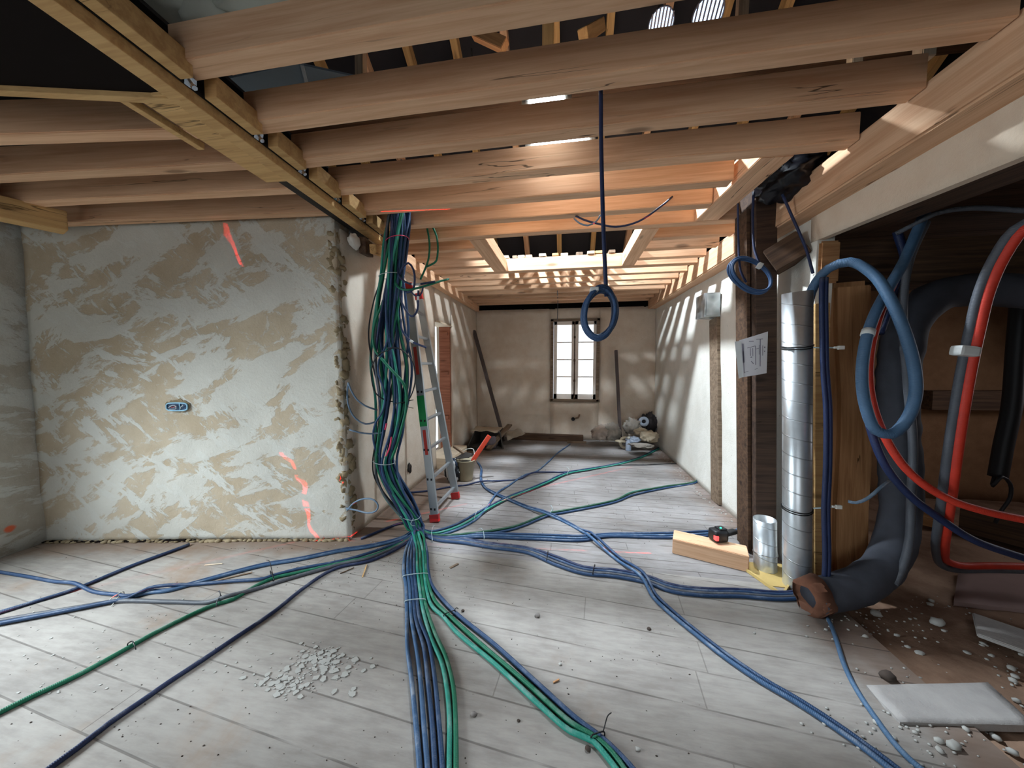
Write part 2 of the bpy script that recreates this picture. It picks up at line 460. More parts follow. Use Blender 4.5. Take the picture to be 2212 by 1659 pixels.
bm = BM(); add_slab(bm, [(-4.5, -2.6, 0), (1.62, -2.6, 0), (1.62, 2.36, 0), (-4.5, 2.36, 0)], (0, 0, -0.05))
struct('floor', bm, M['floor_near'])
bm = BM(); add_slab(bm, [(-2.2, 2.36, 0), (1.9, 2.36, 0), (1.9, 6.6, 0), (-2.2, 6.6, 0)], (0, 0, -0.05))
struct('floor_far', bm, M['floor_far'])
bm = BM(); add_slab(bm, [(1.6, -2.6, -0.03), (5.2, -2.6, -0.03), (5.2, 5.2, -0.03), (1.6, 5.2, -0.03)], (0, 0, -0.05), 40, 60, 0.022, 4, 3.0)
struct('floor_right', bm, M['dirt'])

# facing partition with the smeared lime coat
PB0, PB1 = V((-4.193, 1.975, 0)), V((-1.75, 2.415, 0))
PT0, PT1 = V((-4.10, 1.95, 2.50)), V((-1.76, 2.36, 2.585))
bm = BM(); add_slab(bm, [PB0, PB1, PT1, PT0], (-0.04, 0.22, 0), 60, 60, 0.016, 2, 2.0)
wall_part = struct('wall_partition', bm, M['plaster_smear'])
# rough broken corner of the partition, lumps of stone and earth mortar
bm = BM()
for i in range(150):
    t = (i + 0.5) / 150
    c = PB1.lerp(PT1, t)
    if t > 0.95: continue
    s_ = random.uniform(0.022, 0.042)
    add_lump(bm, c + V((random.uniform(-0.06, -0.004), 0.03 + random.uniform(-0.03, 0.05), 0)), (s_ * .8, s_ * random.uniform(.9, 1.3), s_ * random.uniform(.7, 1.3)), i * 1.7, 0.8, 2.8, 2)
struct('trim_1', bm, M['rubble'])
# dark gap of crumbled mortar along the foot of the partition
bm = BM()
for i in range(60):
    t = (i + 0.5) / 60
    c = PB0.lerp(PB1, t) + V((0, -0.012 + random.uniform(-0.012, 0.006), 0.006))
    add_lump(bm, c, (random.uniform(0.02, 0.045), random.uniform(0.012, 0.03), random.uniform(0.006, 0.016)), i * 2.3, 0.7, 2.2, 1)
struct('trim_2', bm, M['rubble'])
bm = BM()
for i in range(34):
    t0, t1 = i / 60, (i + 1) / 60
    w0 = random.uniform(0.003, 0.010)
    add_span(bm, PB0.lerp(PB1, t0) + V((0, -0.020, 0.004 + w0)), PB0.lerp(PB1, t1) + V((0, -0.020, 0.004 + w0 * random.uniform(.6, 1.3))), 0.02, w0)
struct('trim_4', bm, M['black_board'])

# left-hand side wall of the near room, window opening beside the camera
bm = BM()
XL = -4.17
spray = (XL, PX(20, 1142, XL).y, PX(20, 1142, XL).z)
for (y0, y1, z0, z1) in ((-2.6, -0.25, 0, 2.6), (1.15, 2.3, 0, 2.6), (-0.25, 1.15, 0, 0.75), (-0.25, 1.15, 2.15, 2.6)):
    add_slab(bm, [(XL, y0, z0), (XL, y1, z0), (XL, y1, z1), (XL, y0, z1)], (-0.25, 0, 0), 12, 16, 0.012, 5, 2.0)
M['plaster_side'] = plaster('side_lime_plaster', rgb(172, 164, 150), rgb(198, 196, 186), mottled=0.5, spots=[(spray, 0.036, rgb(232, 100, 52))])
struct('wall_left', bm, M['plaster_side'])
# wall behind the camera with a wide opening added for the rear fill
bm = BM()
for (x0, x1, z0, z1) in ((-4.4, -2.1, 0, 2.6), (0.3, 5.2, 0, 2.6), (-2.1, 0.3, 0, 0.55), (-2.1, 0.3, 2.35, 2.6)):
    add_slab(bm, [(x0, -2.4, z0), (x1, -2.4, z0), (x1, -2.4, z1), (x0, -2.4, z1)], (0, -0.25, 0), 8, 8, 0.01, 8)
struct('wall_rear', bm, M['plaster'])

# far room, left wall with the door opening
DY0, DY1 = PX(940, 800, WL).y, PX(976, 800, WL).y
DZ = 2.03
bm = BM()
for (y0, y1, z0, z1) in ((2.42, DY0, 0, 2.5), (DY1, WB, 0, 2.5), (DY0, DY1, DZ, 2.5), (DY0, DY1, 0, 0.10)):
    add_slab(bm, [(WL, y0, z0), (WL, y1, z0), (WL, y1, z1), (WL, y0, z1)], (-0.24, 0, 0), max(4, int((y1 - y0) * 12)), max(2, int((z1 - z0) * 12)), 0.010, 11, 1.8)
struct('wall_far_left', bm, M['plaster'])
# back wall with window opening
c0, c1 = PY(1190, 690, WB), PY(1293, 868, WB)
WX0, WX1, WZ0, WZ1 = c0.x, c1.x, c1.z, c0.z
bm = BM()
for (x0, x1, z0, z1) in ((-2.0, WX0, 0, 2.48), (WX1, 1.8, 0, 2.48), (WX0, WX1, 0, WZ0), (WX0, WX1, WZ1, 2.48)):
    add_slab(bm, [(x0, WB, z0), (x1, WB, z0), (x1, WB, z1), (x0, WB, z1)], (0, 0.25, 0), max(4, int((x1 - x0) * 10)), max(3, int((z1 - z0) * 10)), 0.012, 13, 1.8)
struct('wall_back', bm, M['plaster'])
# dark gap of rubble above the back wall, closed by boards behind
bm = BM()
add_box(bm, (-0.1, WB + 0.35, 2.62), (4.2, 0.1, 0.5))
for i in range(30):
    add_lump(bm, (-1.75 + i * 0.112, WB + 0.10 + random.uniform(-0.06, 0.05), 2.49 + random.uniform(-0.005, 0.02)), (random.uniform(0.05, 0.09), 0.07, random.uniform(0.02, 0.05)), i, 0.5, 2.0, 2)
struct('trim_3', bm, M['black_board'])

# right wall of the far room, the lintel band over the wide opening, jamb strip
bm = BM()
add_slab(bm, [(WR, 2.46, 0), (WR, WB, 0), (WR, WB, 2.5), (WR, 2.46, 2.5)], (0.09, 0, 0), 60, 36, 0.014, 17, 1.6)
struct('wall_right', bm, M['plaster_right'])
bm = BM()
add_slab(bm, [(WR - 0.01, 0.2, 2.09), (WR - 0.01, 2.52, 2.236), (WR - 0.01, 2.52, 2.56), (WR - 0.01, 0.2, 2.56)], (0.045, 0, 0), 40, 8, 0.012, 19, 2.2)
struct('wall_lintel', bm, M['plaster_lintel'])

# dark side room on the right
bm = BM()
add_slab(bm, [(1.85, 4.3, -0.05), (5.2, 4.3, -0.05), (5.2, 4.3, 2.6), (1.85, 4.3, 2.6)], (0, 0.2, 0), 20, 16, 0.02, 23)
add_slab(bm, [(5.0, -2.6, -0.05), (5.0, 4.3, -0.05), (5.0, 4.3, 2.6), (5.0, -2.6, 2.6)], (0.2, 0, 0), 20, 16, 0.02, 24)
struct('wall_side_room', bm, M['brown_wall'])
bm = BM()
for i in range(20):
    add_box(bm, (3.5, -2.3 + i * 0.345, 2.44), (3.3, 0.335, 0.03), bevel=0.003)
struct('ceiling_side_room', bm, M['old'])

# roof over it all: two slopes of dark felt boards and closed gables
RY, RZ = 2.0, 6.3
bm = BM()
add_slab(bm, [(-5.6, RY, RZ), (5.6, RY, RZ), (5.6, 7.0, 2.66), (-5.6, 7.0, 2.66)], (0, 0.07, 0.1))
struct('ceiling_roof', bm, M['roof'])
bm = BM()
add_slab(bm, [(-5.6, RY, RZ), (5.6, RY, RZ), (5.6, -3.4, 2.5), (-5.6, -3.4, 2.5)], (0, -0.07, 0.1))
struct('ceiling_roof_front', bm, M['roof'])
for x in (-5.3, 5.3):
    bm = BM()
    add_poly(bm, [(x, -3.3, 0), (x, 7.0, 0), (x, 7.0, 2.7), (x, RY, RZ), (x, -3.3, 2.6)], V((0.1, 0, 0)))
    struct('wall_gable', bm, M['roof'])
bm = BM()
add_box(bm, (-3.75, 4.85, 2.66), (3.6, 4.6, 0.04)); add_box(bm, (3.6, 5.8, 2.62), (3.6, 2.8, 0.04))
add_box(bm, (-5.0, 0.0, 2.66), (1.4, 5.2, 0.04))
struct('ceiling_eave', bm, M['black_board'])

# ------------------------------------------------------------------ timbers
def timber(name, a, b, w, h, mat, label, cat='joist', group=None, jitter=0.003, bevel=0.004, kind=None, parent=None, rollx=0.0):
    """a, b: middle of the underside at both ends"""
    a, b = V(a), V(b); d = b - a; L = d.length
    x = d.normalized(); y = V((0, 0, 1)).cross(x).normalized() if abs(x.z) < 0.95 else V((0, 1, 0)); z = x.cross(y)
    bm = bmesh.new()
    n = max(2, int(L / 0.25)); sd = random.random() * 50
    rings = []
    for i in range(n + 1):
        px = L * i / n
        dy = noise.noise(V((px * 1.3, sd, 0))) * jitter; dz = noise.noise(V((px * 1.1, 0, sd))) * jitter
        rings.append([bm.verts.new((px, s * w / 2 + dy, t * h + dz)) for s, t in ((-1, 0), (1, 0), (1, 1), (-1, 1))])
    for r0, r1 in zip(rings, rings[1:]):
        for k in range(4): bm.faces.new((r0[k], r0[(k + 1) % 4], r1[(k + 1) % 4], r1[k]))
    bm.faces.new(rings[0]); bm.faces.new(rings[-1])
    bmesh.ops.recalc_face_normals(bm, faces=bm.faces)
    if bevel:
        es = [e for e in bm.edges if e.calc_face_angle(0) > 0.7]
        bmesh.ops.bevel(bm, geom=es, offset=bevel, segments=2, affect='EDGES')
    o = obj(name, bm, mat, parent)
    o.matrix_basis = Matrix.Translation(a) @ Matrix((x, y, z)).transposed().to_4x4()
    tag(o, label, cat, group, kind)
    return o
ORD = ['first', 'second', 'third', 'fourth', 'fifth', 'sixth', 'seventh', 'eighth', 'ninth', 'tenth', 'eleventh', 'twelfth']
JW, JH = 0.088, 0.135
near_far_edges = [1.166, 1.473, 1.757, 2.070, 2.370, 2.668, 2.975]
near_names = ['nearest the camera, with a long crack along its underside', 'second from the camera, below the two flood lamps', 'third from the camera, one light tube in front of it',
              'fourth from the camera, passing behind the hanging cable coil', 'fifth from the camera, ending against the short trimmer on the right', 'sixth from the camera, with a dark round knot', 'seventh from the camera, front edge of the stair opening']
for i, (ye, nm) in enumerate(zip(near_far_edges, near_names)):
    yc = ye - JW / 2
    x0 = bxl(yc) + 0.015; x1 = 1.42 if i not in (4, 5) else 0.985
    timber('ceiling_joist', (x0, yc, ZJ), (x1, yc, ZJ), JW, JH, M['fir'], 'squared fir ceiling joist ' + nm, 'joist', 'squared joists over the room')
# trimmers round the stair opening and the short one beside the dark post
TX0, TX1 = -0.81, 0.672
timber('trimmer_beam', (TX0, 2.98, ZJ), (TX0, 4.035, ZJ), 0.155, JH, M['fir'], 'left trimmer of the stair opening, bright on its inner face', 'beam')
timber('trimmer_beam', (TX1, 2.98, ZJ), (TX1, 4.035, ZJ), 0.135, JH, M['fir'], 'right trimmer of the stair opening, bright on its inner face', 'beam')
timber('trimmer_beam', (1.105, 2.075, ZJ), (1.06, 2.885, ZJ), 0.17, JH, M['fir'], 'short trimmer between joists just left of the dark post', 'beam')
edges_far = [3.272, 3.565, 3.86]
for i, ye in enumerate(edges_far):
    yc = ye - JW / 2
    timber('ceiling_joist', (bxl(yc) - 0.03, yc, ZJ), (TX0 - 0.078, yc, ZJ), JW * .92, JH, M['fir'], '%s short joist from the camera left of the stair opening' % ORD[i], 'joist', 'short joists beside the stair opening')
    timber('ceiling_joist', (TX1 + 0.068, yc, ZJ), (1.40, yc, ZJ), JW * .92, JH, M['fir'], '%s short joist from the camera right of the stair opening' % ORD[i], 'joist', 'short joists beside the stair opening')
timber('header_joist', (bxl(4.08) - 0.03, 4.085, ZJ), (1.41, 4.085, ZJ), 0.10, 0.15, M['fir'], 'brightly lit header joist at the back of the stair opening', 'joist')
back_edges = [4.45, 4.77, 5.08, 5.39, 5.70, 6.01, 6.31]
for i, ye in enumerate(back_edges):
    yc = ye - 0.04
    timber('ceiling_joist', (bxl(yc) - 0.02, yc, ZJ), (1.415, yc, ZJ), 0.08, JH, M['fir'], '%s fir joist behind the stair opening, counted towards the back wall' % ORD[i], 'joist', 'squared joists over the room')
# wall plates that carry the joists
timber('wall_plate', (1.52, 0.3, 2.37), (1.52, WB, 2.43), 0.19, 0.21, M['fir'], 'long fir wall plate above the plastered lintel and right wall', 'beam', bevel=0.01)
timber('wall_plate', (bxl(2.75) - 0.13, 2.75, 2.46), (bxl(WB) + 0.0, WB, 2.46), 0.17, 0.13, M['fir'], 'fir wall plate along the top of the left wall', 'beam')
# the long built-up beam on the left: steel joist with bolted timber packing
bt = thing('steel_beam', 'dark steel beam boxed with golden timbers running along the left of the ceiling', 'beam', (bxl(0), 0, 2.48))
yaw_b = math.atan2(-0.06, 1)
def along(off, y, z): return V((bxl(y) + off, y, z))
def strip(bm, off0, off1, y0, y1, z0, z1, bevel=0.004):
    add_span(bm, along((off0 + off1) / 2, y0, (z0 + z1) / 2), along((off0 + off1) / 2, y1, (z0 + z1) / 2), abs(off1 - off0), z1 - z0, bevel=bevel)
bm = BM(); strip(bm, -0.20, 0.0, -0.6, 2.86, 2.535, 2.55, 0.002); strip(bm, -0.11, -0.095, -0.6, 2.86, 2.55, 2.70, 0.002); strip(bm, -0.20, 0.0, -0.6, 2.86, 2.70, 2.715, 0.002)
bmesh.ops.translate(bm, verts=bm.verts, vec=-bt.location); obj('flange', bm, M['steel'], bt)
def bpart(name, args, mat, label=None):
    bm = BM(); strip(bm, *args); bmesh.ops.translate(bm, verts=bm.verts, vec=-bt.location)
    o = obj(name, bm, mat, bt)
    if label: o['label'] = label
    return o
bpart('packing_board', (-0.075, 0.0, -0.6, 2.88, 2.485, 2.533), M['fir_gold'])
bpart('packing_board', (-0.21, -0.082, 1.12, 1.74, 2.492, 2.533), M['fir_gold'])
bpart('packing_board', (-0.31, -0.275, 1.12, 1.44, 2.50, 2.53), M['fir_gold'])
ys = [0.55] + [e + 0.01 for e in near_far_edges[:-1]]
ye_ = [e - JW - 0.01 for e in near_far_edges]
for y0, y1 in zip(ys, ye_):
    o = bpart('packing_block', (0.03, 0.085, y0 + 0.015, y1 + 0.035, 2.515, 2.60), M['fir_gold'])
    bm = BM()
    add_lathe(bm, [(0, -0.016), (0.02, -0.016), (0.022, 0.0), (0.010, 0.0), (0.010, 0.03), (0, 0.03)], along(0.03, y1 + 0.07, 2.535) - bt.location, 6, V((0.6, 0, -0.8)), smooth=False)
    obj('bolt', bm, M['chrome'], bt)

# ceiling of the near left bay
leftj = [((0, 318), (350, 307)), ((0, 398), (520, 372)), ((0, 453), (600, 425)), ((150, 490), (700, 470))]
for i, (a, b) in enumerate(leftj):
    pa, pb = P(*a, 2.47), P(*b, 2.54)
    d = (pb - pa).normalized()
    pa2 = pa + d * ((-4.12 - pa.x) / d.x) if i < 3 else pa - d * 0.1
    pb2 = pb + d * max(0.0, (bxl(pb.y) - 0.12 - pb.x) / d.x)
    off = V((0, -0.038, 0)); lift = V((0, 0, 0.022))
    timber('ceiling_joist', pa2 + off, pb2 + off + V((0, 0, 0.01)), 0.078, 0.15, M['fir'],
           'pale joist of the left bay, ' + ['nearest the camera, beside the dark board', 'second from the camera', 'third from the camera', 'farthest, lying on the smeared partition'][i], 'joist', 'joists of the left bay')
timber('wall_plate', P(-60, 452, 2.36) + V((-0.15, -0.10, 0)), P(143, 503, 2.36), 0.15, 0.13, M['fir_gold'], 'golden timber running along the top of the left side wall', 'beam')
dark = thing('ceiling_panel', 'dark board under the ceiling at top left with pale edge batten', 'panel', (-2.9, 0.5, 2.5))
bm = BM(); c = [P(-300, 175, 2.505), P(370, 212, 2.505)]
add_poly(bm, [c[0], c[1], (bxl(0.2) - 0.09, 0.2, 2.505), (bxl(-0.4) - 0.09, -0.4, 2.505), (-4.1, -0.4, 2.505)], V((0, 0, 0.02))); bmesh.ops.translate(bm, verts=bm.verts, vec=-dark.location)
obj('board', bm, M['black_board'], dark)
bm = BM(); add_span(bm, c[0] + V((0, 0.0, -0.005)), c[1] + V((0.05, 0.003, -0.005)), 0.03, 0.03, bevel=0.002); bmesh.ops.translate(bm, verts=bm.verts, vec=-dark.location)
obj('batten', bm, M['fir_gold'], dark)

# battens lying on the joists behind the stair opening, ends towards the camera
for i, (xa, xb, yt, m) in enumerate([(390, 440, 388, 'fir_pale'), (470, 508, 395, 'old_grey'), (512, 565, 376, 'fir_pale'), (572, 624, 376, 'fir'), (680, 735, 366, 'fir_pale'), (785, 835, 364, 'fir_gold'),
                                     (852, 910, 365, 'fir_pale'), (975, 1030, 364, 'old_grey'), (1062, 1120, 352, 'fir_pale'), (1125, 1190, 350, 'fir_gold'), (1232, 1285, 350, 'old_grey')]):
    x0 = PY(980 + xa / 3.687, 555, 4.06).x; x1 = PY(980 + xb / 3.687, 555, 4.06).x
    zt = PY(980 + xa / 3.687, 450 + yt / 3.687, 4.06).z
    timber('roof_batten', ((x0 + x1) / 2, 4.05 - random.uniform(0, 0.03), 2.713), ((x0 + x1) / 2 + random.uniform(-0.03, 0.03), 5.3 + random.uniform(-0.3, 0.3), 2.702), x1 - x0, max(0.035, zt - 2.713), M[m],
           '%s batten end from the left above the stair opening header' % ORD[i], 'batten', 'battens lying on the joists')
# rafters and bracing under the roof
sl = V((0, 5.0, 2.66 - RZ)).normalized()
for i in range(16):
    x = -4.0 + i * 0.55
    timber('rafter', V((x, RY + 0.05, RZ - 0.20)), V((x, 6.7, RZ - 0.20 + sl.z / sl.y * 4.65)), 0.075, 0.15, M['fir_gold' if i % 3 else 'fir'], 'rafter of the dark roof, %s from the left' % (ORD[i] if i < 12 else ['thirteenth', 'fourteenth', 'fifteenth', 'sixteenth'][i - 12]), 'rafter', 'rafters under the roof')
timber('purlin', (-5, 3.9, 4.36), (5, 3.9, 4.36), 0.12, 0.16, M['old'], 'dark purlin crossing under the rafters', 'purlin')
timber('roof_brace', P(1300, 70, 4.3), P(1262, 96, 3.8), 0.07, 0.09, M['fir_gold'], 'slanting brace in the roof left of the flood lamps', 'brace')
timber('roof_brace', P(1020, 82, 4.2), P(1085, 112, 4.0), 0.07, 0.09, M['oak'], 'slanting brace seen between the two nearest joists at middle', 'brace')
timber('roof_post', PY(1196, 115, 2.9), PY(1196, 30, 2.9) + V((0, 0, 1.2)), 0.09, 0.09, M['fir_gold'], 'upright post in the roof between the nearest joists', 'post')
timber('roof_post', PY(788, 170, 2.3), PY(788, 120, 2.3) + V((0.02, 0, 1.2)), 0.06, 0.06, M['old_grey'], 'pale upright in the roof at the blue sheet', 'post')
timber('roof_post', PY(1612, 50, 2.6), PY(1612, 10, 2.6) + V((0.02, 0, 1.2)), 0.06, 0.06, M['old_grey'], 'pale upright in the roof right of the flood lamps', 'post')
timber('roof_post', PY(2010, 130, 2.1), PY(2010, 100, 2.1) + V((0.02, 0, 1.2)), 0.06, 0.06, M['fir_pale'], 'pale upright in the roof above the right ends of joists', 'post')
timber('roof_post', PY(1856, 150, 2.2), PY(1856, 120, 2.2) + V((0.02, 0, 1.2)), 0.05, 0.05, M['fir_pale'], 'thin pale upright in the roof above the second joist', 'post')
# blue-grey sheet seen through the gap on the left
bs = thing('roof_sheet', 'blue-grey sheet with a seam above the ceiling at left', 'sheet', (-1.7, 1.9, 3.2))
bm = BM(); q = [P(470, 175, 3.15), P(640, 138, 3.15), P(775, 168, 3.15), P(545, 222, 3.15)]
M['sheet'] = plain('blue_grey_sheet', rgb(104, 118, 130), 0.6)
add_poly(bm, [p - bs.location for p in q], V((0, 0, 0.012))); obj('panel', bm, M['sheet'], bs)
bm = BM(); add_span(bm, P(652, 138, 3.15) - bs.location - V((0, 0, .004)), P(668, 200, 3.15) - bs.location - V((0, 0, .004)), 0.018, 0.008); obj('seam', bm, plain('sheet_seam', rgb(150, 160, 168)), bs)
# chunks of pale insulation lying above the nearest joist
for i, (x, y, s) in enumerate([(365, 12, 0.09), (440, 18, 0.11), (575, 12, 0.13), (385, 52, 0.05)]):
    c = P(x, y, 2.86)
    bm = BM(); add_lump(bm, (0, 0, 0), (s * 1.3, s * 0.8, s * 0.55), i * 5.1 + 3, 0.5, 1.8, 3, crease=0.5)
    tag(obj('insulation_scrap', bm, plain('pale_wool_%d' % i, rgb(190, 192, 180), 0.95), loc=None), ['pale insulation scrap above the ceiling at far top left', 'crumpled pale insulation above the nearest joist', 'largest pale insulation scrap above the nearest joist', 'small pale insulation scrap beside the bolted beam'][i], 'insulation', 'insulation scraps in the roof').location = c

# ------------------------------------------------------------------ windows and door
w = thing('window_1', None, None, (0, WB, 0)); del_cat = w; w['kind'] = 'structure'
def wbox(name, x0, x1, z0, z1, y0, y1, mat, parent=w, bevel=0.004):
    bm = BM(); add_box(bm, ((x0 + x1) / 2, (y0 + y1) / 2 - WB, (z0 + z1) / 2), (x1 - x0, y1 - y0, z1 - z0), bevel=bevel)
    return obj(name, bm, mat, parent)
bm = BM()
fw = 0.052
for (x0, x1, z0, z1) in ((WX0, WX0 + fw, WZ0, WZ1), (WX1 - fw, WX1, WZ0, WZ1), (WX0, WX1, WZ1 - fw * .8, WZ1), (WX0 - 0.01, WX1 + 0.02, WZ0 - 0.01, WZ0 + fw * .8)):
    add_box(bm, ((x0 + x1) / 2, 0.02, (z0 + z1) / 2), (x1 - x0, 0.10, z1 - z0), bevel=0.004)
obj('window_frame', bm, M['old_grey'], w)
M['win_paint'] = plain('cream_window_paint', rgb(236, 228, 218), 0.5)
M['glass'] = None
g = NT('window_glass'); tr = g.add('BsdfTransparent'); gl = g.add('BsdfGlossy'); gl.inputs['Roughness'].default_value = 0.02
lw = g.add('LayerWeight'); lw.inputs[0].default_value = 0.25
mx = g.add('MixShader'); g.put(mx, 0, g.math('MULTIPLY', lw.outputs['Fresnel'], 0.5)); g.t.links.new(tr.outputs[0], mx.inputs[1]); g.t.links.new(gl.outputs[0], mx.inputs[2])
g.t.links.new(mx.outputs[0], g.n['Material Output'].inputs[0]); M['glass'] = g.m
ix0, ix1, iz0, iz1 = WX0 + fw, WX1 - fw, WZ0 + fw * .8, WZ1 - fw * .8
mid = PY(1241, 780, WB).x
for (sx0, sx1) in ((ix0 + .004, mid - 0.006), (mid + 0.006, ix1 - .004)):
    bm = BM(); st = 0.066; yy = 0.03
    for (x0, x1, z0, z1) in ((sx0, sx0 + st, iz0, iz1), (sx1 - st * .8, sx1, iz0, iz1), (sx0, sx1, iz1 - st, iz1), (sx0, sx1, iz0, iz0 + st * 1.5)):
        add_box(bm, ((x0 + x1) / 2, yy, (z0 + z1) / 2), (x1 - x0, 0.045, z1 - z0), bevel=0.005)
    z_lo, z_hi = iz0 + st * 1.5, iz1 - st
    for k in range(1, 4):
        add_box(bm, ((sx0 + sx1) / 2, yy, z_lo + (z_hi - z_lo) * k / 4), (sx1 - sx0 - .05, 0.03, 0.02), bevel=0.003)
    sash = obj('sash', bm, M['win_paint'], w)
    bm = BM(); add_box(bm, ((sx0 + sx1) / 2, yy + 0.008, (iz0 + iz1) / 2), (sx1 - sx0 - 0.06, 0.004, iz1 - iz0 - 0.1)); obj('pane', bm, M['glass'], sash)
bm = BM(); add_lathe(bm, [(0, iz0 + .01), (0.009, iz0 + .01), (0.009, iz1 - .01), (0, iz1 - .01)], (mid, -0.012, 0), 10)
for z in (iz0 + 0.02, iz0 + .35, (iz0 + iz1) / 2, iz1 - .3, iz1 - .03): add_lathe(bm, [(0, -0.02), (0.017, -0.02), (0.017, 0.02), (0, 0.02)], (mid, -0.012, z), 10)
add_box(bm, (mid + 0.0, -0.04, (iz0 + iz1) / 2 - .02), (0.022, 0.03, 0.11), bevel=0.006)
obj('window_bolt', bm, M['old'], w)

d = thing('door_1', None, None, (WL, DY1, 0)); d['kind'] = 'structure'
bm = BM(); add_box(bm, (-0.10, -0.02, DZ / 2 + 0.05), (0.17, 0.05, DZ - 0.1), bevel=0.006)
for z in (0.35, 0.62, 1.3, 1.9): add_box(bm, (-0.10, -0.05, z), (0.12, 0.02, 0.05), bevel=0.004)
obj('door_leaf', bm, M['red_wood'], d)
bm = BM(); add_box(bm, (-0.10, (DY0 - DY1) / 2, DZ - 0.012), (0.24, DY1 - DY0, 0.024), bevel=0.004); obj('door_head', bm, M['fir_pale'], d)
bm = BM(); add_box(bm, (0.03, (DY0 - DY1) / 2 + 0.05, 0.075), (0.34, DY1 - DY0 + 0.1, 0.15), bevel=0.008); obj('door_step', bm, M['fir_pale'], d)

# ------------------------------------------------------------------ posts and timber on the right-hand side
M['post_dark'] = wood('dark_stained_post', rgb(52, 40, 34), rgb(84, 64, 52), crack=0.5)
def lean_box(name, mat, base, top, w_, d_, label=None, cat=None, parent=None, bevel=0.008):
    base, top = V(base), V(top); x = (top - base).normalized(); y = V((0, 1, 0)); y = (y - x * y.dot(x)).normalized(); z = y.cross(x)
    bm = BM(); L = (top - base).length
    add_box(bm, (0, 0, L / 2), (w_, d_, L), bevel=bevel)
    o = obj(name, bm, mat, parent)
    Mx = Matrix.Translation(base) @ Matrix((z, y, x)).transposed().to_4x4()
    o.matrix_basis = (parent.matrix_basis.inverted() @ Mx) if parent else Mx
    if label: tag(o, label, cat)
    return o
pb_, pt_ = PY(1652, 1195, 2.68), PY(1652, 412, 2.68)
pb_.z = 0; pw = PY(1676, 900, 2.66).x - PY(1630, 900, 2.66).x
post = lean_box('timber_post', M['post_dark'], (pb_.x, 2.77, 0), (pt_.x, 2.77, pt_.z + .05), pw, 0.22, 'tall dark stained post with a paper plan pinned to it', 'post')
o = lean_box('lit_side', M['old'], V((pb_.x - pw / 2 - 0.014, 2.80, 0.02)), V((pt_.x - pw / 2 - 0.014, 2.80, pt_.z - .1)), 0.024, 0.17, None, None, post, 0.004); o['label'] = 'lit side of the post as a paler panel'  # thin panel puts the light on this side into a paler colour
timber('lintel_beam', (WR + 0.17, 0.2, 2.115), (WR + 0.17, 2.50, 2.262), 0.26, 0.25, M['old'], 'dark lintel timber hidden behind the plastered band over the opening', 'beam', jitter=0.008)
# short dark bracket from the post to the lintel
timber('timber_bracket', PY(1679, 590, 2.645), PY(1752, 548, 2.56), 0.16, 0.17, M['old'], 'short dark timber block between dark post and plastered lintel', 'timber block')
# rough oak post at the mouth of the side room
oT, oB = PY(1890, 690, 2.47), PY(1892, 1255, 2.47)
ow = PY(1892, 900, 2.47).x - PY(1797, 900, 2.47).x
timber('timber_post', (oB.x, 2.61, -0.02), (oT.x, 2.61, PY(1840, 602, 2.47).z - .005), 0.27, ow, M['oak'], 'stout brown oak post behind the shiny ventilation duct', 'post', jitter=0.02, bevel=0.035)
zl = PY(1790, 612, 2.47).z
timber('lintel_beam', (WR + 0.003, 2.575, zl), (PY(1818, 560, 2.44).x, 2.575, zl), 0.27, 2.225 - zl, M['oak'], 'reddish oak lintel end above the brown oak post', 'beam', jitter=0.008, bevel=0.012)
timber('lintel_beam', (PY(1820, 560, 2.5).x, 2.66, zl + .01), (4.9, 2.66, zl - 0.03), 0.25, 0.28, M['old'], 'dark lintel running into the side room above the pipes', 'beam', jitter=0.015, bevel=0.012)
j0, j1 = PY(1776, 1230, 2.44), PY(1776, 655, 2.44)
lean_box('jamb_board', M['fir_gold'], (j0.x, 2.445, 0.0), (j1.x, 2.445, j1.z), 0.085, 0.024, 'narrow golden board upright behind the shiny duct', 'board', bevel=0.004)
# timber let into the right wall, with the metal box above it
s0, s1 = PX(1545, 1080, WR - 0.03), PX(1541, 688, WR - 0.03)
lean_box('wall_stud', M['old_grey'], (WR - 0.005, s0.y, 0), (WR - 0.005, s1.y, s1.z), 0.06, abs(PX(1533, 900, WR - .03).y - PX(1555, 900, WR - .03).y) * .8, 'weathered stud set into the right wall below a metal box', 'stud', bevel=0.006)
NT_ = NT('galvanised_sheet'); o_ = NT_.obj(); vv = NT_.add('TexVoronoi'); NT_.put(vv, 'Vector', o_); NT_.put(vv, 'Scale', 10)
M['galv_box'] = NT_.out(NT_.mix(NT_.math('MULTIPLY', vv.outputs['Distance'], 1.4), rgb(120, 128, 132), rgb(206, 214, 218)), 0.35, 0.85)
k = [PX(1505, 685, WR - 0.16), PX(1528, 632, WR - 0.16)]
by0, by1 = PX(1549, 685, WR - 0.02).y, PX(1506, 685, WR - 0.16).y
bx = thing('metal_box', 'crumpled galvanised metal box on the right wall above the stud', 'box', (WR, (by0 + by1) / 2, 0))
zt, zb = PX(1530, 630, WR - 0.15).z, PX(1525, 684, WR - 0.15).z
bm = BM(); add_box(bm, (-0.085, 0, (zt + zb) / 2), (0.15, 0.24, zt - zb), bevel=0.006)
bmesh.ops.subdivide_edges(bm, edges=bm.edges[:], cuts=3, use_grid_fill=True)
for v in bm.verts: v.co += V((noise.noise(v.co * 11), noise.noise(v.co * 11 + V((5, 0, 0))), 0)) * 0.012
obj('casing', bm, M['galv_box'], bx)
bm = BM(); add_box(bm, (-0.085, -0.122, (zt + zb) / 2), (0.125, 0.012, zt - zb - 0.03), bevel=0.004); obj('cover', bm, M['galv_box'], bx)

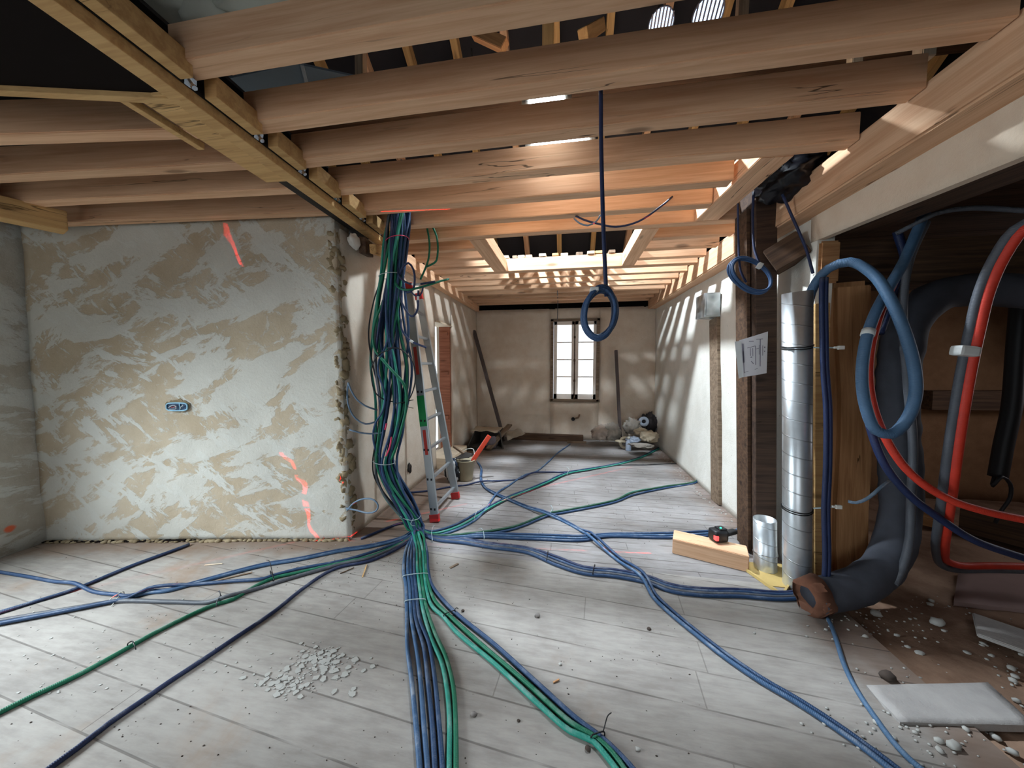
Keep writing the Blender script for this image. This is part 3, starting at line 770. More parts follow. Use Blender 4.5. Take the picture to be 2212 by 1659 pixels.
# ------------------------------------------------------------------ ventilation ducts
NG = NT('galvanised_duct'); og = NG.obj(); sp_ = NG.add('SeparateXYZ'); NG.put(sp_, 0, og)
at_ = NG.math('ARCTAN2', sp_.outputs[1], sp_.outputs[0])
ph = NG.math('FRACT', NG.math('ADD', NG.math('DIVIDE', sp_.outputs[2], 0.115), NG.math('DIVIDE', at_, 2 * math.pi)))
seam = NG.math('SUBTRACT', 1.0, NG.step(NG.math('ABSOLUTE', NG.math('SUBTRACT', ph, 0.5)), 0.012, 0.04))
NG.bump(seam, 0.5, 0.003)
nz_ = NG.noise(og, 22, 4)
M['duct'] = NG.out(NG.mix(NG.math('MULTIPLY', seam, 0.5), NG.mix(nz_, rgb(196, 202, 206), rgb(222, 228, 232)), rgb(120, 124, 128)), 0.36, 0.8)
def duct(name, label, base, r, h, tilt=0.0):
    t = thing(name, label, 'duct', base)
    t.rotation_euler = (0, tilt, 0)
    bm = BM(); add_lathe(bm, [(r, 0), (r, h), (r - 0.004, h), (r - 0.004, 0.01), (r, 0)], (0, 0, 0), 40); obj('tube', bm, M['duct'], t, True)
    return t
D0, D1 = P(1721, 1266), PY(1722, 632, 2.28)
DR = 0.074
dt = duct('ventilation_duct', 'tall shiny spiral ventilation duct in front of the oak post', D0, DR, (D1 - D0).length)
dt.rotation_euler = (D1 - D0).to_track_quat('Z', 'Y').to_euler()
def strap(parent, z, r, mat, turns=1, tail=None, name='strap'):
    bm = BM()
    for k in range(turns):
        pts = [V((r * math.cos(a), r * math.sin(a), z + 0.012 * k + 0.004 * math.sin(a * 2))) for a in [i * 2 * math.pi / 40 for i in range(40)]]
        add_tube(bm, pts, 0.0035, 6, True)
    return obj(name, bm, mat, parent)
for z in (PY(1720, 750, 2.24).z, PY(1720, 1112, 2.24).z - .004):
    strap(dt, z, DR + 0.0025, M['tie_black'], 2)
def fixing(label, a, b):
    t = thing('wall_clip', label, 'clip', a)
    bm = BM(); add_span(bm, (0, 0, 0), b - a, 0.004, 0.007); obj('strip', bm, M['tie'], t)
    bm = BM(); dd = b - a; add_box(bm, dd + V((0.008, 0, 0)), (0.032, 0.014, 0.022), bevel=0.003); add_box(bm, dd + V((-0.014, 0, 0.001)), (0.024, 0.012, 0.012), bevel=0.003); obj('buckle', bm, M['c_white'], t)
fixing('white clip sticking out beside the duct at chest height', PY(1757, 751, 2.2), PY(1813, 751, 2.17))
fixing('white clip sticking out beside the duct near the floor', PY(1757, 1098, 2.2), PY(1808, 1095, 2.17))
st = duct('ventilation_duct', 'short open galvanised duct stub standing in the floor hole', P(1653, 1228), 0.068, 0.36)
st.rotation_euler = (0.0, -0.05, 0)
strap(st, 0.12, 0.070, M['chrome'], 1, name='collar')
hole = P(1655, 1236)
bm = BM()
add_span(bm, P(1600, 1226) + V((0, 0, 0.012)), P(1690, 1290) + V((0, 0, 0.012)), 0.012, 0.02)
add_span(bm, P(1690, 1290) + V((0, 0, 0.012)), P(1725, 1235) + V((0, 0, 0.012)), 0.012, 0.02)
M['yellow_wood'] = plain('fresh_yellow_wood', rgb(196, 168, 104), 0.7)
tag(obj('edge_strip', bm, M['yellow_wood'], loc=None), 'pale cut floor edge around the duct hole', 'edge strip')
bm = BM(); add_slab(bm, [hole + V((-0.09, -0.16, 0.004)), hole + V((0.16, -0.16, 0.004)), hole + V((0.16, 0.12, 0.004)), hole + V((-0.12, 0.10, 0.004))], (0, 0, -0.02))
tag(obj('floor_patch', bm, M['yellow_wood']), 'bare yellow wood patch under the short duct stub', 'patch')

# wooden offcut on the floor with the laser level on it
wa, wb = P(1452, 1192), P(1612, 1232)
ofc = timber('timber_offcut', (wa + wb) / 2 + (wa - wb) * 0.52 + V((0.03, 0.05, 0.0)), (wa + wb) / 2 + (wb - wa) * 0.5 + V((0.03, 0.05, 0.0)), 0.16, 0.115, M['fir'], 'short thick timber offcut on the floor carrying the laser level', 'timber block', jitter=0.002)
LV = PY(1551, 1168, 2.66); LV.z = 0.115 + 0.045
lv = thing('laser_level', 'small black laser level glowing red and green on the timber offcut', 'laser level', (LV.x, LV.y, 0.117), 0.3)
M['black_plastic'] = plain('black_plastic', rgb(26, 26, 28), 0.45)
bm = BM(); add_box(bm, (0, 0, 0.045), (0.11, 0.09, 0.088), bevel=0.02); add_box(bm, (0.02, 0, 0.092), (0.06, 0.06, 0.012), bevel=0.004); obj('body', bm, M['black_plastic'], lv, True)
def glow(name, c, k):
    s = NT(name); s.b.inputs['Emission Color'].default_value = (*c, 1); s.b.inputs['Emission Strength'].default_value = k; return s.out(c, 0.4)
bm = BM(); add_box(bm, (-0.045, -0.035, 0.040), (0.022, 0.03, 0.034), bevel=0.004); obj('beam_lens', bm, glow('red_laser_lens', (1, 0.05, 0.05), 2.5), lv)
bm = BM(); add_lathe(bm, [(0, 0), (0.007, 0), (0.006, 0.006), (0, 0.008)], (0.01, -0.01, 0.098), 12); obj('indicator', bm, glow('green_indicator', (0.05, 1, 0.5), 2.0), lv)
bm = BM(); add_span(bm, (0.05, 0, 0.045), (0.16, 0.02, 0.05), 0.045, 0.03, bevel=0.008); obj('bracket', bm, M['black_plastic'], lv)

# the level's two fanned beams: narrow planes of red light
def laser(name, p1, p2, color, power, gaps=None):
    src = LV + V((-0.12, -0.03, 0.05))
    n = (V(p1) - src).cross(V(p2) - src).normalized()
    d = bpy.data.lights.new(name, 'POINT'); d.shadow_soft_size = 0.0; d.energy = power; d.color = color
    d.use_nodes = True; t = d.node_tree; em = t.nodes['Emission']
    gm = t.nodes.new('ShaderNodeNewGeometry')
    dt_ = t.nodes.new('ShaderNodeVectorMath'); dt_.operation = 'DOT_PRODUCT'; t.links.new(gm.outputs['Normal'], dt_.inputs[0]); dt_.inputs[1].default_value = n
    ab = t.nodes.new('ShaderNodeMath'); ab.operation = 'ABSOLUTE'; t.links.new(dt_.outputs['Value'], ab.inputs[0])
    lt = t.nodes.new('ShaderNodeMath'); lt.operation = 'LESS_THAN'; t.links.new(ab.outputs[0], lt.inputs[0]); lt.inputs[1].default_value = 0.00045
    mu = t.nodes.new('ShaderNodeMath'); mu.operation = 'MULTIPLY'; sx = t.nodes.new('ShaderNodeSeparateXYZ'); t.links.new(gm.outputs['Normal'], sx.inputs[0])
    hs = t.nodes.new('ShaderNodeMath'); hs.operation = 'LESS_THAN'; t.links.new(sx.outputs[0], hs.inputs[0]); hs.inputs[1].default_value = -0.05
    t.links.new(lt.outputs[0], mu.inputs[0]); t.links.new(hs.outputs[0], mu.inputs[1])
    for w0, w1 in (gaps or []):       # added cut-outs in the fan so its red line breaks up
        z0, z1 = sorted(((V(q) - src).normalized().z for q in (w0, w1)))
        cm = t.nodes.new('ShaderNodeMath'); cm.operation = 'COMPARE'; t.links.new(sx.outputs[2], cm.inputs[0]); cm.inputs[1].default_value = (z0 + z1) / 2; cm.inputs[2].default_value = (z1 - z0) / 2
        iv = t.nodes.new('ShaderNodeMath'); iv.operation = 'SUBTRACT'; iv.inputs[0].default_value = 1.0; t.links.new(cm.outputs[0], iv.inputs[1])
        m2 = t.nodes.new('ShaderNodeMath'); m2.operation = 'MULTIPLY'; t.links.new(mu.outputs[0], m2.inputs[0]); t.links.new(iv.outputs[0], m2.inputs[1]); mu = m2
    t.links.new(mu.outputs[0], em.inputs['Strength']); em.inputs['Color'].default_value = (*color, 1)
    o = bpy.data.objects.new(name, d); o.location = src; COL.objects.link(o)
    return o
def on_partition(x, y):
    a, b, c = PB0, PB1, PT0; n = (b - a).cross(c - a).normalized(); dd = _ray(x, y)
    return EYE + dd * ((a - EYE).dot(n) / dd.dot(n))
laser('laser_fan_upright', on_partition(696, 1170), on_partition(462, 490), (1, 0.06, 0.05), 5200, [(on_partition(655, 985), on_partition(497, 560)), (on_partition(470, 470), on_partition(300, -60))])
laser('laser_fan_level', PX(800, 1130, WL), PX(930, 1045, WL), (1, 0.06, 0.05), 2600, [(PX(880, 1000, WL), PX(700, 0, WL))])

# paper plan pinned on the post
pp = thing('paper_plan', 'white paper floor plan taped to the dark post', 'paper', PY(1625, 768, 2.62))
q = [PY(1597, 735, 2.60), PY(1659, 716, 2.645), PY(1656, 806, 2.645), PY(1602, 815, 2.60)]
ux, uy = 10, 10
bm = BM(); grid = []
for j in range(uy + 1):
    row = []
    for i in range(ux + 1):
        u, v_ = i / ux, j / uy
        p = (q[0] * (1 - u) + q[1] * u) * (1 - v_) + (q[3] * (1 - u) + q[2] * u) * v_
        p += V((0, -0.012 * math.sin(u * math.pi), 0)) - pp.location
        row.append(bm.verts.new(p))
    grid.append(row)
for j in range(uy):
    for i in range(ux): bm.faces.new((grid[j][i], grid[j][i + 1], grid[j + 1][i + 1], grid[j + 1][i]))
r = bmesh.ops.extrude_face_region(bm, geom=bm.faces[:]); bmesh.ops.translate(bm, verts=[x for x in r['geom'] if isinstance(x, bmesh.types.BMVert)], vec=(0, 0.0012, 0))
obj('sheet', bm, plain('white_paper', rgb(214, 212, 216), 0.7, vary=0.03), pp)
bm = BM()
def pl(u, v_): return (q[0] * (1 - u) + q[1] * u) * (1 - v_) + (q[3] * (1 - u) + q[2] * u) * v_ + V((0, -0.012 * math.sin(u * math.pi) - 0.0018, 0)) - pp.location
for (u0, v0, u1, v1, t) in ((.10, .12, .10, .62, .022), (.10, .3, .10, .9, .008), (.24, .26, .52, .26, .006), (.52, .26, .52, .74, .006), (.34, .28, .34, .48, .005), (.42, .3, .42, .5, .005), (.34, .52, .4, .52, .012), (.52, .34, .66, .34, .004), (.66, .26, .66, .5, .004), (.70, .12, .70, .8, .010), (.8, .3, .8, .55, .005), (.88, .34, .88, .38, .012), (.88, .44, .88, .47, .012), (.12, .88, .6, .84, .004), (.36, .62, .44, .7, .008), (.3, .1, .46, .13, .008), (.55, .1, .8, .14, .006)):
    add_span(bm, pl(u0, v0), pl(u1, v1), t * .45 + .001, 0.0006, roll_up=V((0, 1, 0)))
obj('drawing', bm, plain('grey_ink', rgb(120, 116, 128), 0.7), pp)
bm = BM(); add_poly(bm, [PY(1587, 738, 2.595) - pp.location, PY(1600, 736, 2.595) - pp.location, PY(1606, 814, 2.595) - pp.location, PY(1596, 818, 2.595) - pp.location], V((0, 0.001, 0))); 
o = obj('tape', bm, M['tape'], pp)

# ------------------------------------------------------------------ aluminium ladder on the left wall
LF0, LF1 = V((-1.177, 2.811, 0)), V((-1.161, 3.343, 0))
LT0, LT1 = V((-1.50, 3.03, 2.17)), V((-1.60, 3.47, 2.17))
la = thing('ladder', 'aluminium ladder leaning on the left wall, green and red stickers', 'ladder', (LF0 + LF1) / 2)
M['alu'] = plain('aluminium', rgb(176, 182, 186), 0.38, 0.8, vary=0.06)
lax = la.location
for a, b in ((LF0, LT0), (LF1, LT1)):
    bm = BM(); add_span(bm, a + V((0, 0, 0.03)) - lax, b - lax, 0.028, 0.075, bevel=0.004, roll_up=V((-1, 0, 0.25)))
    obj('stile', bm, M['alu'], la)
    bm = BM(); dd = (b - a).normalized(); add_span(bm, a - lax + V((0, 0, 0.004)), a + dd * 0.075 - lax, 0.04, 0.09, bevel=0.006, roll_up=V((-1, 0, 0.25)))
    o = obj('foot', bm, plain('red_plastic', rgb(176, 44, 44), 0.5), la); o['label'] = 'red plastic foot'
    bm = BM(); add_span(bm, b - dd * 0.03 - lax, b + dd * 0.045 - lax, 0.038, 0.085, bevel=0.006, roll_up=V((-1, 0, 0.25)))
    o = obj('end_cap', bm, bpy.data.materials['red_plastic'], la); o['label'] = 'red plastic end cap'
for i in range(8):
    t = 0.055 + i * 0.1225
    a, b = LF0.lerp(LT0, t), LF1.lerp(LT1, t)
    bm = BM(); add_span(bm, a - lax, b - lax, 0.03, 0.026, bevel=0.006); obj('rung', bm, M['alu'], la)
n0 = V((0.97, 0.0, 0.2)).normalized()
def sticker(name, t0, t1, w, mat, label, side=LF0, top=LT0):
    a, b = side.lerp(top, t0), side.lerp(top, t1)
    nn = V((0.02, -0.0165, 0))
    bm = BM(); add_span(bm, a + V((0, -0.0155, 0)) - lax, b + V((0, -0.0155, 0)) - lax, 0.003, w, roll_up=V((-1, 0, 0.25)))
    o = obj(name, bm, mat, la); o['label'] = label
sticker('sticker', 0.40, 0.53, 0.07, plain('green_sticker', rgb(24, 150, 84), 0.5), 'green sticker')
sticker('sticker', 0.28, 0.385, 0.03, plain('red_sticker', rgb(190, 52, 40), 0.5), 'narrow red label')
sticker('sticker', 0.62, 0.74, 0.03, plain('faded_red_sticker', rgb(170, 60, 52), 0.5), 'faded red label')
sticker('sticker', 0.53, 0.60, 0.05, plain('grey_sticker', rgb(150, 166, 176), 0.5), 'pale sticker with black marks')
for i in range(5):
    a = LF0.lerp(LT0, 0.056 + i * 0.1225) + V((0, -0.0165, 0)) - lax
    for s_ in (-0.018, 0.018):
        bm = BM(); add_box(bm, a + V((s_, 0, 0)), (0.016, 0.004, 0.02)); obj('rung_socket', bm, M['tie_black'], la)

# ------------------------------------------------------------------ cables
def cable(name, label, pts, r, mat, group=None, cat='cable conduit', sides=8, step=0.03, parts=()):
    sp = catmull(pts, step)
    bm = BM(); add_tube(bm, sp, r, sides)
    o = obj(name, bm, M[mat], None, True, loc=sp[0])
    tag(o, label, cat, group)
    for (nm, f0, f1, k, m) in parts:       # bands of tape or bare wire ends on the cable
        n = len(sp); seg = sp[int(f0 * (n - 1)):max(int(f1 * (n - 1)) + 1, int(f0 * (n - 1)) + 2)]
        bm = BM(); add_tube(bm, [p - sp[0] for p in seg], r * k, sides)
        c = obj(nm, bm, M[m], o, True); c['label'] = {'tape': 'pale'}.get(m, m.replace('_', ' ').replace('c ', '')) + ' ' + nm.replace('_', ' ')
    return o
CR = 0.0105
BUN = [(864, 448, 20, 2.47), (862, 478, 21, 2.47), (858, 520, 24, 2.49), (850, 590, 28, 2.52), (842, 650, 36, 2.54), (840, 720, 42, 2.56), (846, 790, 46, 2.57), (850, 860, 40, 2.58), (843, 925, 38, 2.59), (830, 995, 25, 2.60), (838, 1030, 27, 2.61), (862, 1074, 27, 2.615), (886, 1112, 21, 2.62), (898, 1138, 18, 2.61)]
def bundle(seed, ang, rad):
    out = []
    rnd = random.Random(seed)
    w1, w2 = rnd.uniform(-0.9, 0.9), rnd.uniform(0, 6.3)
    for k, (px, py, hw, Y) in enumerate(BUN):
        a = ang + w1 * math.sin(k * 0.8 + w2); q = rad * (1 + 0.18 * math.sin(k * 1.3 + w2))
        c = PY(px, py, Y); wr = hw * 1.02 * Y / FOC
        p = c + V((math.cos(a) * q * wr, math.sin(a) * q * min(wr, 0.075), 0))
        if k == 0: p.z += 0.0
        out.append(p)
    top = out[0]
    return [top + V((0.02, 0.02, 0.32)), top + V((0, 0, 0.12))] + out
def floor_path(pts, r=CR, lift=0.0):
    out = [P(p[0], p[1], 0) + V((0, 0, r + lift + (p[2] if len(p) > 2 else 0))) for p in pts]
    d = (out[-1] - out[-2]); d.z = 0; d.normalize(); e = out[-1]
    if e.x < -2.2 and d.x < -0.2: out.append(e + d * max(0.05, (-4.05 - e.x) / d.x))       # runs on to the side wall
    elif e.y < 1.15 and d.y < -0.2: out.append(e + d * ((e.y + 0.6) / -d.y))                # runs on past the camera
    return out
def c2(ox, oy, sc, pts):       # crop coordinates to photograph coordinates
    return [(ox + p[0] / sc, oy + p[1] / sc, *p[2:]) for p in pts]
NEAR = lambda pts: c2(700, 1100, 2.968, pts)
FARC = lambda pts: c2(960, 850, 3.687, pts)
LEFT = lambda pts: c2(0, 1100, 2.968, pts)
bid = [0]
def bundle_cable(label, mat, pts, group=None, lift=0.0, r=CR, parts=()):
    i = bid[0]; bid[0] += 1
    a = i * 2.39996; rad = 0.25 + 0.75 * math.sqrt(((i * 7) % 29 + 0.5) / 29)
    return cable('cable_conduit', label, bundle(i * 13 + 1, a, rad) + floor_path(pts, r, lift), r, mat, group, parts=parts)
GB = 'conduits of the hanging bundle'
# flat ribbon running towards the camera
bundle_cable('blue conduit at the left edge of the flat ribbon running to the camera', 'c_blue_light', NEAR([(560, 190), (525, 270), (510, 400), (525, 500), (530, 650), (535, 900), (560, 1100), (590, 1400), (612, 1659), (640, 2100)]), GB)
bundle_cable('second blue conduit from the left in the flat ribbon running to the camera', 'c_blue_light', NEAR([(565, 200), (543, 280), (536, 400), (548, 520), (558, 700), (600, 950), (622, 1150), (640, 1400), (662, 1659), (690, 2100)]), GB)
bundle_cable('third blue conduit from the left in the flat ribbon running to the camera', 'c_blue', NEAR([(570, 200), (561, 280), (556, 400), (570, 520), (584, 700), (640, 900), (664, 1100), (694, 1400), (710, 1659), (730, 2100)]), GB)
bundle_cable('fourth blue conduit in the flat ribbon, next to the green ones', 'c_blue', NEAR([(580, 200), (580, 280), (578, 400), (592, 560), (612, 720), (672, 870), (708, 1080), (738, 1400), (758, 1659), (780, 2100)]), GB)
bundle_cable('left green conduit of the pair that runs straight to the camera', 'c_teal', NEAR([(556, 150, .03), (588, 235), (598, 400), (612, 520), (632, 650), (690, 850), (755, 1000), (792, 1200), (805, 1400), (802, 1659), (800, 2100)]), GB)
bundle_cable('right green conduit of the pair that runs straight to the camera', 'c_green', NEAR([(585, 160, .02), (613, 260), (620, 400), (634, 520), (652, 630), (712, 810), (780, 960), (828, 1150), (842, 1350), (846, 1659), (850, 2100)]), GB)
bundle_cable('lower green conduit of the bundle curving to the bottom middle', 'c_teal', NEAR([(605, 170, .02), (634, 280), (642, 400), (655, 520), (690, 630), (765, 700), (850, 800), (1090, 1000), (1380, 1270), (1580, 1440), (1720, 1500), (1810, 1600), (1900, 1720), (2100, 2000)]), GB)
bundle_cable('upper green conduit of the bundle curving to the bottom middle', 'c_green', NEAR([(620, 170, .02), (650, 290), (656, 400), (672, 500), (712, 600), (800, 690), (1000, 872), (1300, 1130), (1590, 1390), (1745, 1482), (1850, 1580), (1950, 1720), (2160, 2000)]), GB)
bundle_cable('blue conduit on the outer side of the curve to the bottom middle', 'c_blue', NEAR([(635, 165, .02), (662, 290), (668, 400), (694, 500), (770, 600), (860, 690), (1100, 885), (1400, 1160), (1620, 1360), (1775, 1478), (1890, 1585), (2010, 1720), (2220, 2000)]), GB)
# right-hand branches into the far room
bundle_cable('blue conduit on the upper edge of the branch to the far right corner', 'c_blue', [(912, 1146), (934, 1150), (980, 1137), (1024, 1114)] + FARC([(320, 925), (500, 832), (680, 762), (800, 712), (980, 634), (1150, 604), (1380, 562), (1550, 514), (1705, 436)]), GB)
bundle_cable('turquoise conduit of the branch to the far right corner', 'c_teal', [(912, 1149), (936, 1155), (982, 1143), (1028, 1119)] + FARC([(335, 934), (505, 844), (685, 772), (805, 722), (985, 643), (1150, 613), (1380, 571), (1552, 521), (1710, 445)]), GB)
bundle_cable('blue conduit that leaves the corner branch for the window', 'c_blue_light', [(911, 1151), (937, 1160), (983, 1148), (1026, 1126), (1046, 1106)] + FARC([(420, 808, .012), (520, 735), (640, 655), (720, 632), (810, 565), (900, 480), (1000, 408)]), GB, parts=[('bare_end', 0.985, 1.0, 0.8, 'c_white')])
bundle_cable('thin dark cable ending at the right wall beyond the corner branch', 'c_black', [(912, 1150), (938, 1158), (985, 1146), (1030, 1122)] + FARC([(345, 940), (510, 850), (690, 778), (815, 728), (990, 648), (1150, 618), (1380, 576), (1600, 572), (1760, 564), (1870, 560)]), GB, r=0.006)
for k, (lab, m, o_) in enumerate([('blue conduit on the lower edge of the branch to the stud in the right wall', 'c_blue', 4), ('dark green conduit of the branch to the stud in the right wall', 'c_dkgreen', 0), ('turquoise conduit on the upper edge of the branch to the stud', 'c_teal', -4)]):
    bundle_cable(lab, m, [(914, 1154), (945, 1162 + o_ * .5), (1040, 1155 + o_ * .6), (1080, 1149 + o_ * .7)] + FARC([(560, 1078 + o_ * 2), (640, 1050 + o_ * 2), (840, 970 + o_ * 2), (960, 948 + o_ * 2), (1350, 868 + o_ * 2), (1500, 805 + o_ * 3), (1740, 758 + o_ * 1.5), (2010, 708 + o_), (2030, 690 + o_, .04)]), GB, lift=0.012 if k == 1 else 0)
for k, (lab, m, o_) in enumerate([('nearest blue conduit of the straight branch to the dark post', 'c_blue', 4), ('middle blue conduit of the straight branch to the dark post', 'c_blue_light', 0), ('farthest blue conduit of the straight branch to the dark post', 'c_blue', -4)]):
    bundle_cable(lab, m, [(914, 1156), (945, 1164 + o_ * .5), (1040, 1160 + o_ * .8), (1150, 1163 + o_), (1260, 1166 + o_), (1310, 1160 + o_ * .5), (1440, 1160 + o_), (1530, 1156 + o_)] + [(1590, 1150), (1603, 1140, .09), (1605, 1128, .16)][:3 if k == 1 else 1], GB, lift=0.004 * k)
for k, (lab, m, o_) in enumerate([('nearest blue conduit of the branch to the grey insulated pipe', 'c_blue', 6), ('second blue conduit of the branch to the grey insulated pipe', 'c_grey', 2), ('third blue conduit of the branch to the grey insulated pipe', 'c_blue', -2), ('farthest blue conduit of the branch to the grey insulated pipe', 'c_navy', -6)]):
    lab = lab.replace('second blue', 'second, greyish')
    bundle_cable(lab, m, [(914, 1157), (945, 1167 + o_ * .4), (1000, 1172 + o_ * .6), (1060, 1182 + o_ * .6), (1140, 1193 + o_ * .7), (1200, 1215 + o_ * 1.3), (1260, 1236 + o_), (1330, 1243 + o_), (1400, 1257 + o_), (1450, 1275 + o_), (1520, 1284 + o_), (1600, 1286 + o_), (1680, 1292 + o_), (1738, 1290 + o_)], GB, lift=0.003 * k)
# left-hand branches
bundle_cable('blue conduit curling away to the upper left edge of the floor', 'c_blue', [(890, 1150), (868, 1163), (800, 1180)] + LEFT([(2190, 266), (1900, 326), (1700, 358), (1550, 395), (1200, 492), (1080, 524), (950, 536), (830, 574, .01), (740, 566, .01), (600, 538), (480, 505, .022), (350, 473), (170, 440), (-60, 402)]), GB)
bundle_cable('blue conduit of the left branch that ends at the left edge beside a grey one', 'c_blue_light', [(890, 1152), (868, 1166), (800, 1184)] + LEFT([(2190, 276), (1900, 336), (1700, 368), (1550, 404), (1200, 500), (1080, 533), (950, 547), (820, 580), (700, 606), (450, 655), (250, 694), (0, 742), (-150, 772)]), GB)
bundle_cable('blue conduit of the left branch running between the green and the upper pair', 'c_blue', [(892, 1155), (868, 1172), (800, 1198)] + LEFT([(2190, 344), (1900, 400), (1750, 440), (1690, 460), (1500, 475), (1200, 500), (1080, 520, .018), (950, 542, .018), (820, 588), (700, 612), (450, 663), (250, 702), (0, 750), (-150, 780)]), GB, lift=0.006)
bundle_cable('green conduit of the left branch, crossing to the bottom left edge', 'c_green', [(893, 1157), (868, 1175), (800, 1204)] + LEFT([(2190, 352), (1900, 418), (1750, 452), (1620, 512), (1500, 585), (1350, 632), (1000, 800), (830, 896), (500, 1078), (200, 1218), (0, 1318), (-150, 1390)]), GB)
bundle_cable('thick dark grey conduit of the left branch', 'c_grey', [(894, 1158), (868, 1178), (800, 1208)] + LEFT([(2190, 362), (1900, 442), (1600, 534), (1450, 588, .016), (1350, 606), (1100, 606), (750, 602), (500, 642), (250, 684), (0, 728), (-150, 755)]), GB, r=0.012)
bundle_cable('dark blue conduit running alone to the bottom left corner', 'c_navy', [(895, 1160), (868, 1182), (800, 1214)] + LEFT([(2190, 376), (2100, 412), (1950, 512), (1750, 672), (1500, 842), (1250, 1012), (1100, 1110), (900, 1250), (700, 1388), (500, 1545), (330, 1669), (100, 1840)]), GB)
bundle_cable('dark conduit of the bundle tucked along the foot of the left wall', 'c_navy', [(888, 1142), (872, 1132), (838, 1142), (800, 1158), (780, 1166)], GB)
# loose runs on the floor
cable('cable_conduit', 'long blue conduit from the beige bucket across to the bottom right', floor_path(FARC([(262, 548), (290, 600), (288, 690), (320, 755), (405, 812, .004), (510, 855), (650, 915), (780, 972, .024), (900, 1004), (1090, 1105)]) + [(1272, 1166, .026), (1330, 1210), (1385, 1256, .024), (1410, 1292), (1440, 1322), (1500, 1372), (1560, 1420), (1640, 1475), (1720, 1522), (1800, 1575), (1870, 1625), (1930, 1672), (2030, 1750)]), CR, 'c_blue_light', 'loose floor conduits')
cable('cable_conduit', 'second blue conduit from the bucket lying beside the long one', floor_path(FARC([(270, 556), (297, 604), (296, 690), (328, 755), (415, 806, .004), (520, 848), (660, 905), (790, 962, .024), (910, 994), (1100, 1095)]) + [(1276, 1160, .030), (1336, 1205), (1391, 1250, .026), (1417, 1288), (1447, 1318), (1506, 1368), (1566, 1415), (1646, 1470), (1726, 1517), (1806, 1569), (1876, 1619), (1938, 1666), (2040, 1745)]), CR, 'c_blue', 'loose floor conduits')
cable('cable_conduit', 'dark blue conduit passing behind the ladder feet to the corner branch', floor_path([(886, 1066), (925, 1062)] + FARC([(60, 748), (180, 734), (290, 722, .024), (440, 702), (600, 686), (700, 650, .02), (850, 632), (960, 632), (1060, 618)])), CR, 'c_navy', 'loose floor conduits')
for k, (lab, o_) in enumerate([('blue conduit from under the partition to the left edge', 0), ('second blue conduit beside it from under the partition', 5)]):
    if k == 1: lab = 'thinner dark conduit lying along the one from under the partition'
    cable('cable_conduit', lab, floor_path(LEFT([(1214, 232 + o_), (1110, 272 + o_), (1000, 312 + o_), (840, 372 + o_), (700, 430 + o_), (480, 522 + o_ * .6), (200, 610 + o_ * .4), (0, 670 + o_), (-150, 712 + o_)])), CR if k == 0 else 0.007, 'c_blue' if k == 0 else 'c_navy', 'loose floor conduits')
cable('cable_conduit', 'blue conduit from the insulated pipe to the bottom right corner', floor_path(c2(1400, 1100, 2.724, [(1050, 640), (1075, 690), (1110, 790), (1150, 920), (1200, 1030), (1260, 1130), (1350, 1260), (1430, 1370), (1520, 1470), (1600, 1540), (1760, 1660)])), CR, 'c_greyblue', 'loose floor conduits')

# zip ties: a closed band round a run of cables with its loose tail
def tie_floor(label, a, b, mat='tie', tail=None, h=0.030):
    A, B = P(*a), P(*b); d = (B - A); n = V((0, 0, 1)); L = d.length
    t = thing('cable_tie', label, 'cable tie', (A + B) / 2, 0, 'ties round the floor cables')
    pts = []
    for i in range(24):
        q = 2 * math.pi * i / 24
        pts.append(d * (0.5 * math.copysign(abs(math.cos(q)) ** .6, math.cos(q))) + V((0, 0, h / 2 + h / 2 * math.copysign(abs(math.sin(q)) ** .6, math.sin(q)) + 0.001)))
    bm = BM(); add_tube(bm, pts, 0.0028, 6, True); obj('band', bm, M[mat], t, True)
    if tail:
        e = P(tail[0], tail[1], 0) - t.location; e.z = tail[2]
        bm = BM(); add_tube(bm, catmull([d * 0.4 + V((0, 0, h)), (d * 0.4 + e) / 2 + V((0, 0, h * .5 + tail[2] * .5)), e], 0.01), 0.0022, 5); obj('tail', bm, M[mat], t, True)
    return t
tie_floor('blue-grey tie across the flat ribbon, nearer the bundle', (870, 1252), (925, 1246), 'tie')
tie_floor('blue-grey tie across the flat ribbon, nearer the camera', (874, 1307), (920, 1303), 'tie')
tie_floor('dark tie round the green cables curving to bottom middle', (958, 1338), (984, 1328), 'tie_black', (990, 1322, .02))
tie_floor('black tie with upright tail on the green curve near the bottom', (1276, 1604), (1306, 1594), 'tie_black', (1320, 1562, .045))
tie_floor('black tie with long upright tail on the left branch', (584, 1240), (592, 1260), 'tie_black', (577, 1240, .10))
tie_floor('grey tie holding the green and grey conduits together at left', (468, 1312), (478, 1294), 'c_grey', (472, 1290, .035))
tie_floor('dark tie round the single green conduit at lower left', (276, 1402), (288, 1396), 'tie_black', (294, 1408, .012))
tie_floor('white tie on the crossing of blue and grey conduits at left', (238, 1304), (268, 1286), 'c_white', (240, 1312, .004))
tie_floor('pale tie on the branch to the stud where it crosses', (1188, 1116), (1194, 1104), 'tie', (1188, 1098, .03))
tie_floor('pale tie on the corner branch beside the bundle foot', (1025, 1124), (1030, 1110), 'tie')
tie_floor('pale tie on the corner branch at the middle of the far floor', (1225, 1028), (1230, 1018), 'tie', (1224, 1012, .02))
tie_floor('pale tie round the straight branch near the bundle', (1046, 1168), (1044, 1152), 'tie', (1034, 1150, .03))
tie_floor('pale tie at the start of the right-hand branches', (934, 1172), (932, 1156), 'tie', (940, 1148, .05))
tie_floor('dark tie on the branch to the insulated pipe, nearer the bundle', (1181, 1216), (1184, 1196), 'tie_black')
tie_floor('dark tie on the branch to the insulated pipe, near the crossing', (1280, 1246), (1285, 1226), 'tie_black')
